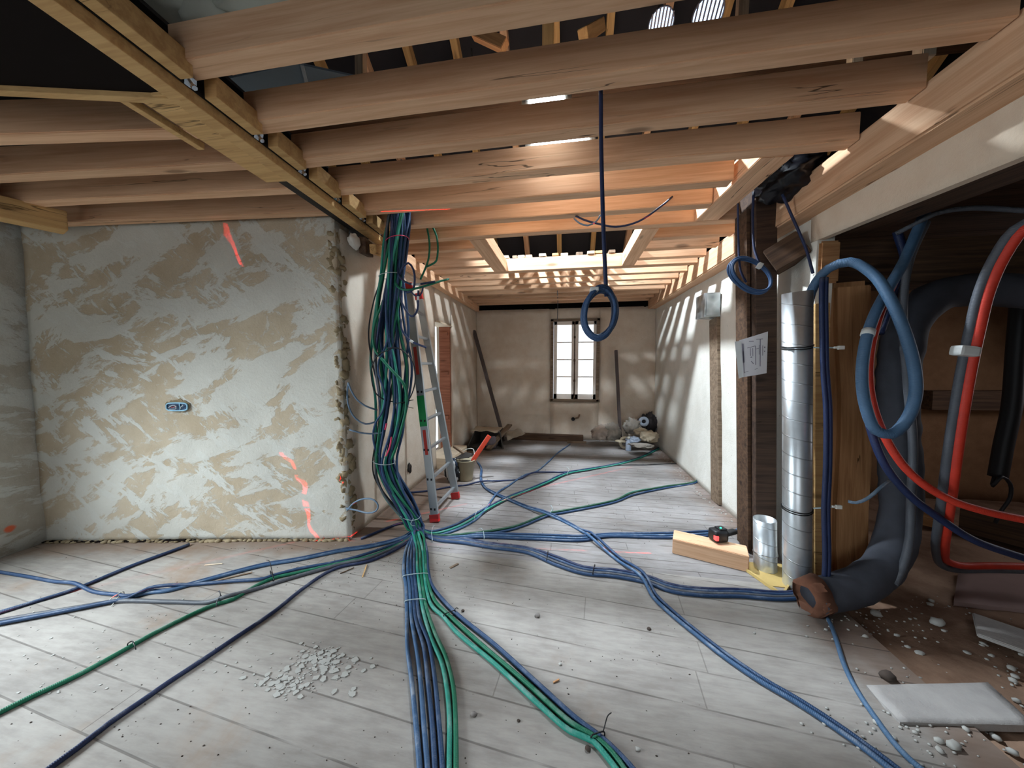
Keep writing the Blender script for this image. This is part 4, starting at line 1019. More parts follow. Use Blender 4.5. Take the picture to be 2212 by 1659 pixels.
def tie_round(label, px, py, Y, hw, mat, tilt=0.0, tail=None):
    c = PY(px, py, Y); r = hw * Y / FOC
    t = thing('cable_tie', label, 'cable tie', c, 0, 'ties round the hanging bundle')
    pts = [V((math.cos(q) * r, math.sin(q) * min(r, 0.09), math.cos(q) * tilt * r)) for q in [2 * math.pi * i / 32 for i in range(32)]]
    bm = BM(); add_tube(bm, pts, 0.003, 6, True); obj('band', bm, M[mat], t, True)
    if tail:
        e = PY(tail[0], tail[1], Y - 0.08) - c
        bm = BM(); add_tube(bm, catmull([V((r * .7, -min(r, .09) * .7, 0)), e * 0.5 + V((0.02, -0.07, 0)), e], 0.01), 0.0024, 5); obj('tail', bm, M[mat], t, True)
tie_round('pale tie pulling in the bundle at knee height', 830, 996, 2.60, 25, 'tie', -0.15)
tie_round('pale tie with curled tail at the foot of the bundle', 886, 1112, 2.62, 23, 'tie', -0.25, (896, 1136))
tie_round('red string wound round the top of the bundle', 858, 520, 2.49, 25, 'pink_tape', 0.25)
tie_round('thin wire tie round the upper bundle', 846, 596, 2.52, 28, 'tie', 0.1)
tie_round('black tie on the right half of the bundle at waist height', 872, 868, 2.56, 22, 'tie_black', 0.2, (893, 882))

# loose loops and tails hanging from the bundle
def yp(pts, Y0): return [PY(p[0], p[1], Y0 + (p[2] if len(p) > 2 else 0)) for p in pts]
cable('cable_conduit', 'dark blue cable looped in an oval beside the top of the bundle', yp([(866, 540), (862, 600), (868, 580, -.05), (882, 568, -.08), (893, 582, -.09), (896, 605, -.08), (892, 625, -.07), (880, 632, -.05), (868, 622, -.04), (864, 640, -.05), (872, 662, -.06), (884, 680, -.06), (893, 683, -.06), (902, 668, -.06), (903, 640, -.06), (904, 628, -.05)], 2.50), 0.008, 'c_navy', 'loose ends of the bundle', parts=[('tape_band', 0.93, 0.96, 1.2, 'tape')])
cable('cable_conduit', 'green cable end with bare white wires reaching right from the bundle', yp([(856, 540), (852, 600), (862, 622, -.06), (882, 626, -.08), (910, 620, -.05), (940, 611, 0), (952, 607, .03), (970, 603, .06)], 2.50), 0.008, 'c_green', 'loose ends of the bundle', parts=[('bare_wires', 0.86, 1.0, 0.75, 'c_white')])
cable('cable_conduit', 'dark blue cable end lying over the green one beside the bundle', yp([(860, 550), (862, 596, -.04), (874, 608, -.06), (890, 614, -.06), (918, 612, -.04), (940, 608, -.01)], 2.50), 0.008, 'c_navy', 'loose ends of the bundle', parts=[('tape_band', 0.72, 0.82, 1.25, 'tape')])
cable('cable_conduit', 'small dark loop hanging from the taped green cable end', yp([(888, 630, -.06), (896, 638, -.05), (904, 640, -.05), (911, 632, -.05), (914, 620, -.05)], 2.50), 0.006, 'c_navy', 'loose ends of the bundle')
cable('cable_conduit', 'dark blue tail with a white tape ring pointing at the ladder', yp([(866, 690), (868, 712, -.08), (880, 730, -.10), (893, 740, -.10), (914, 748, -.10), (921, 751, -.10)], 2.56), 0.008, 'c_navy', 'loose ends of the bundle', parts=[('tape_band', 0.62, 0.72, 1.25, 'tape'), ('bare_wires', 0.94, 1.0, 0.5, 'c_white')])
cable('cable_conduit', 'thin black cable making a wide ring round the bundle', yp([(856, 700), (846, 752, -.10), (820, 764, -.11), (804, 790, -.11), (803, 822, -.11), (812, 850, -.11), (828, 862, -.08), (850, 868, 0), (876, 870, .0), (890, 850, -.03), (897, 820, -.06), (893, 785, -.09), (878, 764, -.10), (860, 752, -.11), (836, 752, -.12)], 2.57), 0.005, 'c_black', 'loose ends of the bundle')
cable('cable_conduit', 'blue conduit looping out on the left of the bundle at waist height', yp([(842, 720, -.08), (830, 755, -.10), (818, 780, -.11), (818, 810, -.11), (826, 832, -.10), (832, 860, -.09), (826, 890, -.09), (812, 912, -.09), (806, 940, -.08), (812, 972, -.06), (824, 994, -.03)], 2.58), 0.008, 'c_blue', 'loose ends of the bundle')
cable('cable_conduit', 'green conduit bulging out on the left of the upper bundle', yp([(850, 560, -.04), (836, 610, -.05), (828, 650, -.05), (812, 690, -.05), (806, 730, -.05), (812, 760, -.05), (832, 780, -.06)], 2.54), 0.010, 'c_green', 'loose ends of the bundle', parts=[('tape_band', 0.27, 0.32, 1.2, 'tape')])
cable('cable_conduit', 'green conduit crossing the ring of black cable from upper left', yp([(812, 760, -.06), (832, 784, -.11), (852, 806, -.12), (870, 826, -.10), (878, 850, -.08), (876, 890, -.07), (866, 930, -.06), (856, 965, -.04), (846, 992, -.02)], 2.57), 0.011, 'c_green', 'loose ends of the bundle')
for k, (x, lab, m) in enumerate([(833, 'magenta tape flag high in the lower bundle', 0), (842, 'magenta tape flag lower in the bundle', 1)]):
    p0 = [(835, 915), (832, 928)] if k == 0 else [(846, 944), (842, 966), (834, 985)]
    cable('tape_flag', lab, yp([(a, b, -.09) for a, b in p0], 2.58), 0.007, 'pink_tape', None, 'tape')
# pale dusty cables coming out of the broken corner
for lab, pts in (('pale cable arching out of the broken wall corner, upper strand', [(752, 826), (758, 842, .0), (770, 862, .02), (788, 876, .05), (815, 886, .12)]),
                 ('pale cable hanging in a bend from the broken wall corner', [(752, 828), (750, 850), (754, 880, .0), (768, 904, .02), (790, 916, .06), (815, 910, .12)]),
                 ('pale cable reaching straight from the corner into the bundle', [(754, 928), (775, 934, .03), (800, 937, .08), (830, 934, .14)]),
                 ('pale cable loop sticking out near the foot of the wall corner', [(750, 1102), (765, 1086, -.01), (788, 1077, -.02), (808, 1080, -.02), (817, 1092, -.02), (812, 1104, -.02), (795, 1108, -.02), (770, 1102, -.01), (748, 1098)])):
    cable('cable_conduit', lab, yp(pts, 2.40), 0.007, 'c_pale', 'pale cables from the wall corner')
# green conduits dropping through the joists
gp = [[(922, 488), (926, 510), (928, 535), (925, 562)], [(934, 486), (943, 510), (946, 535), (943, 562)]]
for k, pts in enumerate(gp):
    cable('cable_conduit', ('left' if k == 0 else 'right') + ' strand of the green conduits poking down between joists', [PY(a, b, 2.85) for a, b in [(pts[0][0], pts[0][1] - 40)] + pts + [((918, 582), (938, 568))[k], ((908, 604), (922, 576))[k]]], 0.009, 'c_green', 'green conduits between joists', parts=[('bare_wires', 0.74, 1.0, 0.7, 'c_white')])

# cable coil hanging on its drop from the joists
hy = 1.45
drop = cable('hanging_cable', 'dark blue cable dropping from the ceiling with a coil tied at its end', [P(1298, 200, 2.62) + V((0, .02, .08)), PY(1298, 205, 1.50), PY(1299, 330, 1.47), PY(1303, 480, hy), PY(1308, 600, hy), PY(1310, 640, hy)], 0.0085, 'c_navy', None, 'cable')
coil_c = PY(1295, 678, hy)
for k in range(9):
    rx, rz_ = (33 + random.uniform(-5, 4)) * hy / FOC, (49 + random.uniform(-5, 4)) * hy / FOC
    pts = [coil_c + V((math.cos(q) * rx + 0.006 * math.sin(q), (k - 4) * 0.009 + 0.006 * math.sin(q * 2 + k), math.sin(q) * rz_ + 0.003 * math.cos(q * 3 + k))) for q in [2 * math.pi * i / 40 for i in range(40)]]
    bm = BM(); add_tube(bm, pts, 0.0085, 8, True)
    c = obj('coil', bm, M['c_blue'], drop, True, loc=coil_c); c.location = coil_c - drop.location
bm = BM(); pz = PY(1284, 629, hy); add_span(bm, pz + V((-0.02, -0.024, 0)), pz + V((0.014, -0.024, 0.0)), 0.05, 0.016, bevel=0.004); c = obj('tape_band', bm, M['tape'], drop, False, loc=pz); c.location = pz - drop.location
cable('cable', 'dark cable sagging across the joists behind the hanging coil', [P(1236, 462, 2.6), PY(1262, 475, 2.55), PY(1295, 484, 2.5), PY(1330, 490, 2.5), PY(1380, 478, 2.5), PY(1430, 444, 2.5), P(1452, 425, 2.62)], 0.007, 'c_navy', None, 'cable')
cable('cable', 'pale cable end hooked under the joists left of the drop', [PY(1240, 472, 2.52), PY(1252, 482, 2.5), PY(1270, 487, 2.48), PY(1288, 478, 2.46), PY(1297, 465, 2.46)], 0.006, 'c_pale', None, 'cable')
cable('cable', 'thin grey cable hanging above the back window', [P(1204, 628, 2.56), PY(1205, 660, 6.3), PY(1204, 692, 6.36)], 0.006, 'c_grey', None, 'cable')
# second coil in front of the dark post
cy_ = 2.50
d2 = cable('hanging_cable', 'blue cable coil hanging in front of the dark post', [PY(1594, 440, 2.5), PY(1595, 520, cy_), PY(1600, 585, cy_), PY(1612, 610, cy_)], 0.007, 'c_navy', None, 'cable')
cc = PY(1620, 595, cy_)
for k in range(4):
    rx, rz_ = (34 + k * 1.4) * cy_ / FOC, (29 + random.uniform(-3, 3)) * cy_ / FOC
    pts = [cc + V((math.cos(q) * rx, (k - 2) * 0.013 + 0.01 * math.sin(q + k), math.sin(q) * rz_ - math.cos(q) * rx * 0.42)) for q in [2 * math.pi * i / 36 for i in range(36)]]
    bm = BM(); add_tube(bm, pts, 0.008, 8, True); c = obj('coil', bm, M['c_blue'], d2, True, loc=cc); c.location = cc - d2.location
bm = BM(); pz = PY(1641, 574, cy_ - .03); add_box(bm, (0, 0, 0), (0.028, 0.03, 0.035), Matrix.Rotation(0.5, 3, 'Y'), bevel=0.004); c = obj('tape_band', bm, M['tape'], d2); c.location = pz - d2.location
cable('cable', 'dark blue cable running down beside the post to the coil', [PY(1628, 415, 2.56), PY(1626, 470, 2.55), PY(1630, 540, 2.53), PY(1643, 575, 2.50)], 0.008, 'c_navy', None, 'cable')
cable('cable', 'dark cable slanting from the black bag down past the lintel', [PY(1690, 420, 2.45), PY(1712, 470, 2.43), PY(1730, 510, 2.40), PY(1742, 540, 2.38), PY(1756, 590, 2.33)], 0.008, 'c_navy', None, 'cable')

# ------------------------------------------------------------------ lamps under the roof
M['lamp_metal'] = plain('lamp_housing', rgb(120, 122, 140), 0.4, 0.6)
M['lamp_glow'] = glow('lamp_glow', (0.55, 0.75, 1.0), 2.6)
for i, p in enumerate(FLOODS):
    lab = ['smaller round barred flood lamp shining under the roof, left of the pair', 'larger round barred flood lamp shining under the roof, right of the pair', 'unseen flood lamp added under the roof over the stair opening'][i]
    t = thing('flood_lamp', lab, 'lamp', p, 0, 'flood lamps under the roof')
    R = Matrix.Rotation(0.5, 3, 'X'); sc = 0.11 if i == 0 else 0.13
    ax = V((0.0, -0.55, -0.85)).normalized()
    bm = BM(); add_lathe(bm, [(0, -0.16), (sc * .35, -0.16), (sc * .55, -0.10), (sc * .75, -0.04), (sc, 0.0), (sc, 0.02), (sc * .93, 0.02), (sc * .93, 0.0), (0, -0.01)], (0, 0, 0), 28, ax); obj('housing', bm, M['lamp_metal'], t, True)
    bm = BM(); add_lathe(bm, [(0, 0.012), (sc * .92, 0.006), (sc * .92, 0.0), (0, 0.0)], (0, 0, 0), 28, ax); obj('lens', bm, M['lamp_glow'], t, True)
    bm = BM(); q = ax.to_track_quat('Z', 'Y').to_matrix()
    for k in range(-3, 4):
        x = k * sc * .26; L = math.sqrt(max(0.0, 1 - (k * .26) ** 2)) * sc
        add_span(bm, q @ V((x, -L, 0.02)), q @ V((x, L, 0.02)), 0.014, 0.006)
    obj('grille', bm, M['lamp_metal'], t)
    bm = BM(); add_tube(bm, catmull([ax * -0.16, ax * -0.2 + V((0, 0.0, 0.05)), V((0, 0.05, 0.42))], 0.02), 0.007, 6); obj('hook', bm, M['steel'], t, True)
M['tube_glow'] = glow('tube_glow', (0.86, 0.94, 1.0), 14.0)
for i, (l, r) in enumerate((((1131, 229), (1231, 218)), ((1138, 318), (1283, 301)))):
    a, b = P(*l, 2.80), P(*r, 2.80)
    t = thing('light_tube', ['shorter bright light tube lying between the second and third joists', 'longer bright light tube lying between the third and fourth joists'][i], 'lamp', (a + b) / 2, 0, 'light tubes between joists')
    a -= t.location; b -= t.location
    d_ = (b - a).normalized(); r_ = 0.030 if i == 0 else 0.020
    bm = BM(); add_lathe(bm, [(0, 0.03), (r_, 0.03), (r_, (b - a).length - 0.03), (0, (b - a).length - 0.03)], a, 18, d_); obj('tube', bm, M['tube_glow'], t, True)
    for e, s_ in ((a, 1), (b, -1)):
        bm = BM(); add_lathe(bm, [(0, -0.008), (r_ * .8, -0.008), (r_ * .95, 0.03), (0, 0.03)], e, 14, d_ * s_); obj('end_cap', bm, M['c_white'], t, True)
    bm = BM(); add_span(bm, a + V((0, 0.0, 0.045)), b + V((0, 0.0, 0.045)), 0.04, 0.03, bevel=0.004); obj('housing', bm, M['lamp_metal'], t)
M['black_bag'] = plain('black_plastic_sheet', rgb(16, 16, 22), 0.35, bump=0.4)
bc = P(1706, 384, 2.64)
bm = BM(); add_lump(bm, (0, 0, 0), (0.16, 0.20, 0.12), 4.4, 0.35, 1.8, 4, crease=0.45)
tag(obj('plastic_bag', bm, M['black_bag']), 'black crumpled plastic bag between trimmer and wall plate', 'bag').location = bc

# ------------------------------------------------------------------ wall box and small holes
pu = (PB1 - PB0).normalized(); pn = pu.cross(V((0, 0, 1))); pn = pn if pn.y < 0 else -pn
wbx = on_partition(388, 878)
t = thing('socket_box', 'pale blue double wall box with loose wires in the smeared partition', 'socket', wbx)
k_ = wbx.y / FOC
def rrect(hw, hh, n=40, p=4.0):
    return [(math.copysign(abs(math.cos(q)) ** (2 / p), math.cos(q)) * hw, math.copysign(abs(math.sin(q)) ** (2 / p), math.sin(q)) * hh) for q in [2 * math.pi * i / n for i in range(n)]]
def loc2(u, v_, d_): return pu * u + V((0, 0, v_)) + pn * d_
hw_, hh_ = 27 * k_, 10 * k_
bm = BM(); add_tube(bm, [loc2(u, v_, 0.022) for u, v_ in rrect(hw_, hh_)], 0.0055, 8, True); add_span(bm, loc2(hw_ * .28, -hh_ * .9, 0.022), loc2(hw_ * .28, hh_ * .9, 0.022), 0.006, 0.006); obj('rim', bm, plain('pale_blue_plastic', rgb(150, 200, 226), 0.5), t, True)
bm = BM(); add_poly(bm, [loc2(u, v_, 0.017) for u, v_ in rrect(hw_, hh_)], pn * 0.002); obj('back', bm, plain('dark_blue_plastic', rgb(24, 60, 92), 0.6), t)
bm = BM(); add_poly(bm, [loc2(u * (1 + .10 * noise.noise(V((u * 90, v_ * 90, 1)))), v_ * (1 + .5 * noise.noise(V((u * 60, v_ * 60, 3)))) + 0.006, 0.0135) for u, v_ in rrect(hw_ * 1.16, hh_ * 1.55, 40, 2.6)], pn * 0.002); o = obj('chipped_hole', bm, M['rubble'], t)
for c_, pts in (('c_white', [(-.8, -.3), (-.4, .3), (0, .2), (.1, -.4), (-.5, -.5)]), ('c_pale', [(-.7, .1), (-.2, .5), (.15, .1), (-.2, -.2)]), ('c_white', [(.4, -.5), (.5, .1), (.7, .3), (.75, .6)]), ('c_red', [(-.5, -.1), (-.1, .0), (.05, .3)])):
    bm = BM(); add_tube(bm, catmull([loc2(a * hw_, b * hh_, 0.026 + 0.004 * i_) for i_, (a, b) in enumerate(pts)], 0.005), 0.0022, 6); obj('wire', bm, M[c_], t, True)
def stub(name, label, c, n, r, mat, L=0.02):
    bm = BM(); add_lathe(bm, [(0, 0), (r, 0), (r, L), (r * .75, L), (r * .7, L * .3), (0, L * .3)], (0, 0, 0), 16, V(n))
    o = obj(name, bm, M[mat], None, True); o.location = c; tag(o, label, 'pipe stub'); return o
stub('pipe_stub', 'small dark pipe stub in the back wall below the window', PY(1238, 905, WB - 0.015), (0, -1, 0), 0.035, 'c_black', 0.02)
bm = BM(); add_tube(bm, catmull([PY(1243, 904, WB - 0.02), PY(1249, 902, WB - 0.05), PY(1252, 895, WB - 0.04)], 0.01), 0.016, 8); tag(obj('pipe_elbow', bm, M['old_grey'], None, True), 'short bent pipe end beside the dark stub in the back wall', 'pipe')
bm = BM(); c = PX(882, 1010, WL); 
for i in range(5): add_lump(bm, (0.004, random.uniform(-.03, .03), random.uniform(-.04, .04)), (0.008, 0.022, 0.03), i * 3.3, .6, 2, 2)
o = obj('wall_chip', bm, M['steel']); o.location = c + V((0.012, 0, 0)); tag(o, 'dark chipped hole low in the left wall near the bundle', 'hole')

# ------------------------------------------------------------------ bucket, tools and bag by the door
M['bucket'] = plain('beige_plastic', rgb(160, 148, 122), 0.55)
bk = P(1006, 1036); wB = 36 * bk.y / FOC / 2 * 0.86; wT = 47 * bk.y / FOC / 2 * .92; hB = PY(1006, 992, bk.y).z
b = thing('bucket', 'beige mason bucket with tools inside beside the ladder', 'bucket', bk)
bm = BM(); add_lathe(bm, [(0, 0.0), (wB, 0.0), (wB * 1.01, 0.01), (wT, hB - 0.012), (wT * 1.04, hB - 0.01), (wT * 1.04, hB), (wT * .95, hB), (wB * .93, 0.02), (0, 0.02)], (0, 0, 0), 36); obj('pail', bm, M['bucket'], b, True)
bm = BM(); add_tube(bm, catmull([V((-wT * .9, 0.03, hB)), V((-wT * .2, 0.06, hB + 0.10)), V((wT * .7, 0.05, hB + 0.12)), V((wT * .98, 0.0, hB + 0.02))], 0.02), 0.004, 6); obj('handle', bm, M['c_white'], b, True)
bm = BM(); add_lathe(bm, [(0, 0), (wT * .9, 0), (wT * .9, 0.008), (0, 0.03)], (0, 0, hB * .82), 24); obj('mortar', bm, plain('dry_grey_mortar', rgb(96, 92, 84), 0.9), b)
tr_ = thing('float_trowel', 'plasterer float with red handle sticking out of the bucket', 'trowel', bk + V((wT * .75, 0.0, hB)))
bm = BM(); add_span(bm, (0.0, 0, -0.02), (0.20, 0.08, 0.29), 0.028, 0.055, bevel=0.008); obj('grip', bm, plain('red_orange_plastic', rgb(198, 66, 42), 0.5), tr_)
bm = BM(); add_span(bm, (-0.028, 0, -0.02), (0.172, 0.08, 0.29), 0.03, 0.010, bevel=0.003); obj('blade', bm, M['chrome'], tr_)
bm = BM(); add_span(bm, (-0.05, 0, -0.10), (0.005, 0.0, -0.015), 0.03, 0.02, bevel=0.003); obj('tang', bm, M['steel'], tr_)
tl = thing('pointing_trowel', 'dark grey leaf trowel lying across the top of the bucket', 'trowel', bk + V((-0.03, -0.02, hB + 0.012)))
bm = BM(); add_poly(bm, [(-0.13, -0.03, -0.01), (-0.03, -0.09, 0.02), (0.10, -0.05, 0.03), (0.12, 0.04, 0.05), (0.02, 0.07, 0.06)], V((0, 0, 0.006))); obj('blade', bm, M['steel'], tl)
bm = BM(); add_span(bm, (0.0, 0.05, 0.05), (-0.16, 0.12, 0.12), 0.03, 0.03, bevel=0.008); obj('grip', bm, M['old_grey'], tl)
gb = thing('tool_bag', 'black and white striped bag slumped between ladder and bucket', 'bag', P(975, 1042))
bm = BM(); add_lump(bm, (0, 0.05, 0.13), (0.09, 0.10, 0.15), 2.2, 0.28, 1.7, 4, crease=0.35, flat=-0.13); 
sN = NT('striped_sacking'); so = sN.obj(); sw = sN.add('TexWave'); sN.put(sw, 'Vector', so); sN.put(sw, 'Scale', 4.0); sN.put(sw, 'Distortion', 5.0); sN.put(sw, 'Detail', 2.0)
M['sack'] = sN.out(sN.mix(sN.step(sw.outputs['Fac'], 0.45, 0.55), rgb(30, 32, 38), rgb(206, 208, 208)), 0.7)
obj('sack', bm, M['sack'], gb, True)
bm = BM(); add_tube(bm, catmull([V((-0.03, 0, 0.25)), V((-0.02, -0.05, 0.34)), V((0.05, -0.06, 0.31)), V((0.08, -0.02, 0.22))], 0.02), 0.007, 6); obj('strap', bm, M['c_blue'], gb, True)

# ------------------------------------------------------------------ things along the back wall
M['trough'] = plain('dark_rubber', rgb(62, 58, 54), 0.7)
tb = thing('mortar_trough', 'dark rubber mortar trough tipped on its side in the back left corner', 'trough', V((-1.40, 5.55, 0)))
bm = BM()
o_c = [V((-0.26, -0.12, 0.02)), V((0.34, -0.10, 0.0)), V((0.26, 0.02, 0.25)), V((-0.16, 0.0, 0.27))]
i_c = [V((-0.14, 0.22, 0.05)), V((0.22, 0.22, 0.04)), V((0.2, 0.25, 0.2)), V((-0.12, 0.25, 0.21))]
Vo = [bm.verts.new(p) for p in o_c]; Vi = [bm.verts.new(p) for p in i_c]; Vo2 = [bm.verts.new(p * 1.06 + V((0, 0.01, 0.008))) for p in o_c]; Vi2 = [bm.verts.new(p + V((0, 0.03, 0.0)) + (p - V((0.04, 0.2, 0.12))) * .1) for p in i_c]
for k in range(4):
    n_ = (k + 1) % 4
    bm.faces.new((Vo[k], Vo[n_], Vi[n_], Vi[k])); bm.faces.new((Vo2[k], Vo2[n_], Vi2[n_], Vi2[k])); bm.faces.new((Vo[k], Vo[n_], Vo2[n_], Vo2[k]))
bm.faces.new(Vi); bm.faces.new(Vi2)
bmesh.ops.subdivide_edges(bm, edges=bm.edges[:], cuts=2, use_grid_fill=True)
for v in bm.verts: v.co += V((0, 0, max(-0.0, noise.noise(v.co * 6) * 0.015)))
obj('shell', bm, M['trough'], tb)
M['sackcloth'] = plain('dusty_sackcloth', rgb(176, 160, 140), 0.9, bump=0.3)
def sheet(name, label, cat, pts, mat, amp=0.02, seed=1, group=None, th=0.006):
    p00, p10, p11, p01 = [V(p) for p in pts]; bm = BM(); N = 12; g_ = []
    for j in range(N + 1):
        row = []
        for i in range(N + 1):
            u, v_ = i / N, j / N
            p = (p00 * (1 - u) + p10 * u) * (1 - v_) + (p01 * (1 - u) + p11 * u) * v_
            p = p + V((noise.noise(p * 5 + V((seed, 0, 0))) * .03, 0, abs(noise.noise(p * 7 + V((0, seed, 0)))) * amp * 2.5))
            row.append(bm.verts.new(p))
        g_.append(row)
    for j in range(N):
        for i in range(N): bm.faces.new((g_[j][i], g_[j][i + 1], g_[j + 1][i + 1], g_[j + 1][i]))
    r_ = bmesh.ops.extrude_face_region(bm, geom=bm.faces[:]); bmesh.ops.translate(bm, verts=[x for x in r_['geom'] if isinstance(x, bmesh.types.BMVert)], vec=(0, 0, th))
    o = obj(name, bm, mat, None, True, loc=p00); tag(o, label, cat, group); return o
sheet('empty_sack', 'pale empty cement sack lying on top of the dark trough', 'sack', [(-1.62, 5.47, 0.285), (-1.18, 5.47, 0.265), (-1.12, 5.88, 0.27), (-1.60, 5.86, 0.29)], M['sackcloth'], 0.025, 2)
sheet('cardboard_sheet', 'pale folded cardboard beside the dark trough by the leaning plank', 'cardboard', [(-1.02, 5.66, 0.10), (-0.74, 5.95, 0.16), (-0.86, 6.2, 0.20), (-1.1, 5.95, 0.18)], plain('pale_cardboard', rgb(176, 168, 154), 0.85), 0.02, 5)
timber('wood_strip', (-1.27, 5.30, 0.02), (-1.02, 5.95, 0.32), 0.10, 0.03, M['old_grey'], 'grey strip of wood leaning over the dark trough', 'board', jitter=0.0)
bm = BM(); add_lump(bm, (0, 0, 0.10), (0.10, 0.13, 0.11), 8.8, 0.3, 2, 3, crease=0.3, flat=-0.10)
tag(obj('grey_bag', bm, plain('grey_cloth', rgb(98, 92, 98), 0.9)), 'small grey bag propped against the right side of the trough', 'bag').location = P(1062, 968)
sheet('torn_sheet', 'flat scrap of sheeting on the floor in front of the trough', 'sheet', [P(995, 975) + V((0, 0, .002)), P(1060, 972) + V((0, 0, .002)), P(1058, 962) + V((0, 0, .002)), P(1002, 962) + V((0, 0, .002))], M['trough'], 0.004, 8)
M['rail'] = plain('dark_grey_brown', rgb(78, 68, 66), 0.7)
timber('leaning_plank', PY(1097, 944, 6.02) * V((1, 1, 0)).x if False else V((P(1096, 948).x, 6.05, 0.01)), V((PY(1031, 716, 6.32).x, 6.34, PY(1031, 716, 6.32).z)), 0.085, 0.05, M['rail'], 'long dark plank leaning on the back wall in the left corner', 'plank', jitter=0.0)
timber('standing_plank', V((P(1341, 948).x * .96, 6.18, 0.0)), V((PY(1333, 757, 6.3).x, 6.32, PY(1333, 757, 6.3).z)), 0.095, 0.05, M['rail'], 'dark plank standing upright against the back wall right of the window', 'plank', jitter=0.0)
timber('floor_timber', (P(1098, 945).x, 6.26, 0), (P(1258, 945).x, 6.26, 0), 0.14, 0.11, M['old'], 'dark timber lying on the floor along the back wall', 'timber')
timber('wood_strip', (P(1225, 948).x, 6.10, 0.0), (P(1264, 948).x, 6.13, 0.0), 0.05, 0.035, M['old_grey'], 'short pale offcut at the right end of the dark floor timber', 'board', jitter=0.0)
stuff_mats = [plain('dusty_plastic_bag', rgb(168, 156, 146), 0.6, bump=0.3), plain('grey_paper_sack', rgb(150, 144, 136), 0.85, bump=0.3), plain('dark_bag', rgb(44, 40, 44), 0.6, bump=0.2), plain('cream_cloth', rgb(190, 178, 156), 0.9, bump=0.3), plain('blue_white_plastic', rgb(172, 186, 206), 0.5)]
def bagobj(label, px, py, Y, s, seed, m, cat='rubbish bag', name='rubbish_bag', zoff=0.0, amp=0.35):
    c = PY(px, py, Y); bm = BM(); add_lump(bm, (0, 0, 0), s, seed, amp, 1.9, 4, crease=0.5, flat=-s[2] * .75)
    o = obj(name, bm, stuff_mats[m]); o.location = (c.x, c.y, max(c.z, s[2] * .75) + zoff); tag(o, label, cat, 'rubbish heaped in the back right corner'); return o
bagobj('full dusty rubbish bag just left of the upright plank', 1298, 936, 5.98, (0.15, 0.14, 0.14), 1.2, 0)
bagobj('second dusty bag touching the upright plank on its left', 1322, 934, 6.0, (0.14, 0.14, 0.155), 6.6, 1)
bagobj('crumpled sack leaning on the right of the upright plank', 1366, 922, 6.12, (0.14, 0.13, 0.15), 3.1, 1)
bagobj('dark bag at the very back of the corner heap', 1398, 918, 6.2, (0.15, 0.13, 0.20), 4.7, 2)
bagobj('cream cloth bundle in the middle of the corner heap', 1385, 934, 5.95, (0.12, 0.10, 0.075), 9.1, 3, 'cloth', 'cloth_bundle')
bagobj('cream cloth bundle at the right of the corner heap by the wall', 1402, 944, 5.75, (0.13, 0.12, 0.10), 11.3, 3, 'cloth', 'cloth_bundle')
bagobj('white paper sack at the front of the corner heap', 1368, 950, 5.75, (0.11, 0.09, 0.055), 13.9, 4, 'sack', 'paper_sack')
bagobj('flat crumpled sheeting spilling from the corner heap across the floor', 1386, 962, 5.45, (0.17, 0.12, 0.028), 15.3, 1, 'sheeting', 'sheeting_scrap')
bagobj('small scrap of cloth on the floor between plank and heap', 1340, 953, 5.75, (0.08, 0.06, 0.02), 17.3, 3, 'cloth', 'cloth_scrap')
bm = BM(); rc = PY(1350, 943, 5.80)
pts = [V((math.cos(q) * 0.075, 0, math.sin(q) * 0.085)) for q in [2 * math.pi * i / 32 for i in range(32)]]
add_tube(bm, pts, 0.024, 10, True); o = obj('pipe_ring', bm, stuff_mats[3], None, True); o.location = (rc.x, rc.y, 0.115); tag(o, 'pale ring of tape or hose standing at the left of the corner heap', 'ring')
bt_ = thing('plastic_bottle', 'pale blue plastic bottle with white cap in the corner heap', 'bottle', (PY(1357, 940, 5.74).x, 5.70, 0.002))
bm = BM(); add_lathe(bm, [(0, 0), (0.042, 0), (0.045, 0.02), (0.045, 0.13), (0.035, 0.16), (0.02, 0.18), (0.02, 0.20), (0, 0.20)], (0, 0, 0), 20); obj('body', bm, stuff_mats[4], bt_, True)
bm = BM(); add_lathe(bm, [(0, 0.2), (0.024, 0.2), (0.024, 0.235), (0, 0.235)], (0, 0, 0), 16); obj('cap', bm, M['c_white'], bt_, True)
bm = BM(); rr = PY(1391, 911, 6.12); add_lathe(bm, [(0.035, -0.05), (0.085, -0.05), (0.085, 0.05), (0.035, 0.05), (0.035, -0.05)], (0, 0, 0), 28, V((-.3, -1, 0.3))); o = obj('tape_roll', bm, stuff_mats[4], None, True); o.location = rr; tag(o, 'pale roll lying on top of the corner heap', 'roll')
stub('pipe_stub', 'pale pipe end low on the right wall beside the corner heap', PX(1416, 926, WR - 0.02) + V((0, 0, 0)), (-1, -0.3, 0), 0.03, 'c_pale', 0.12)

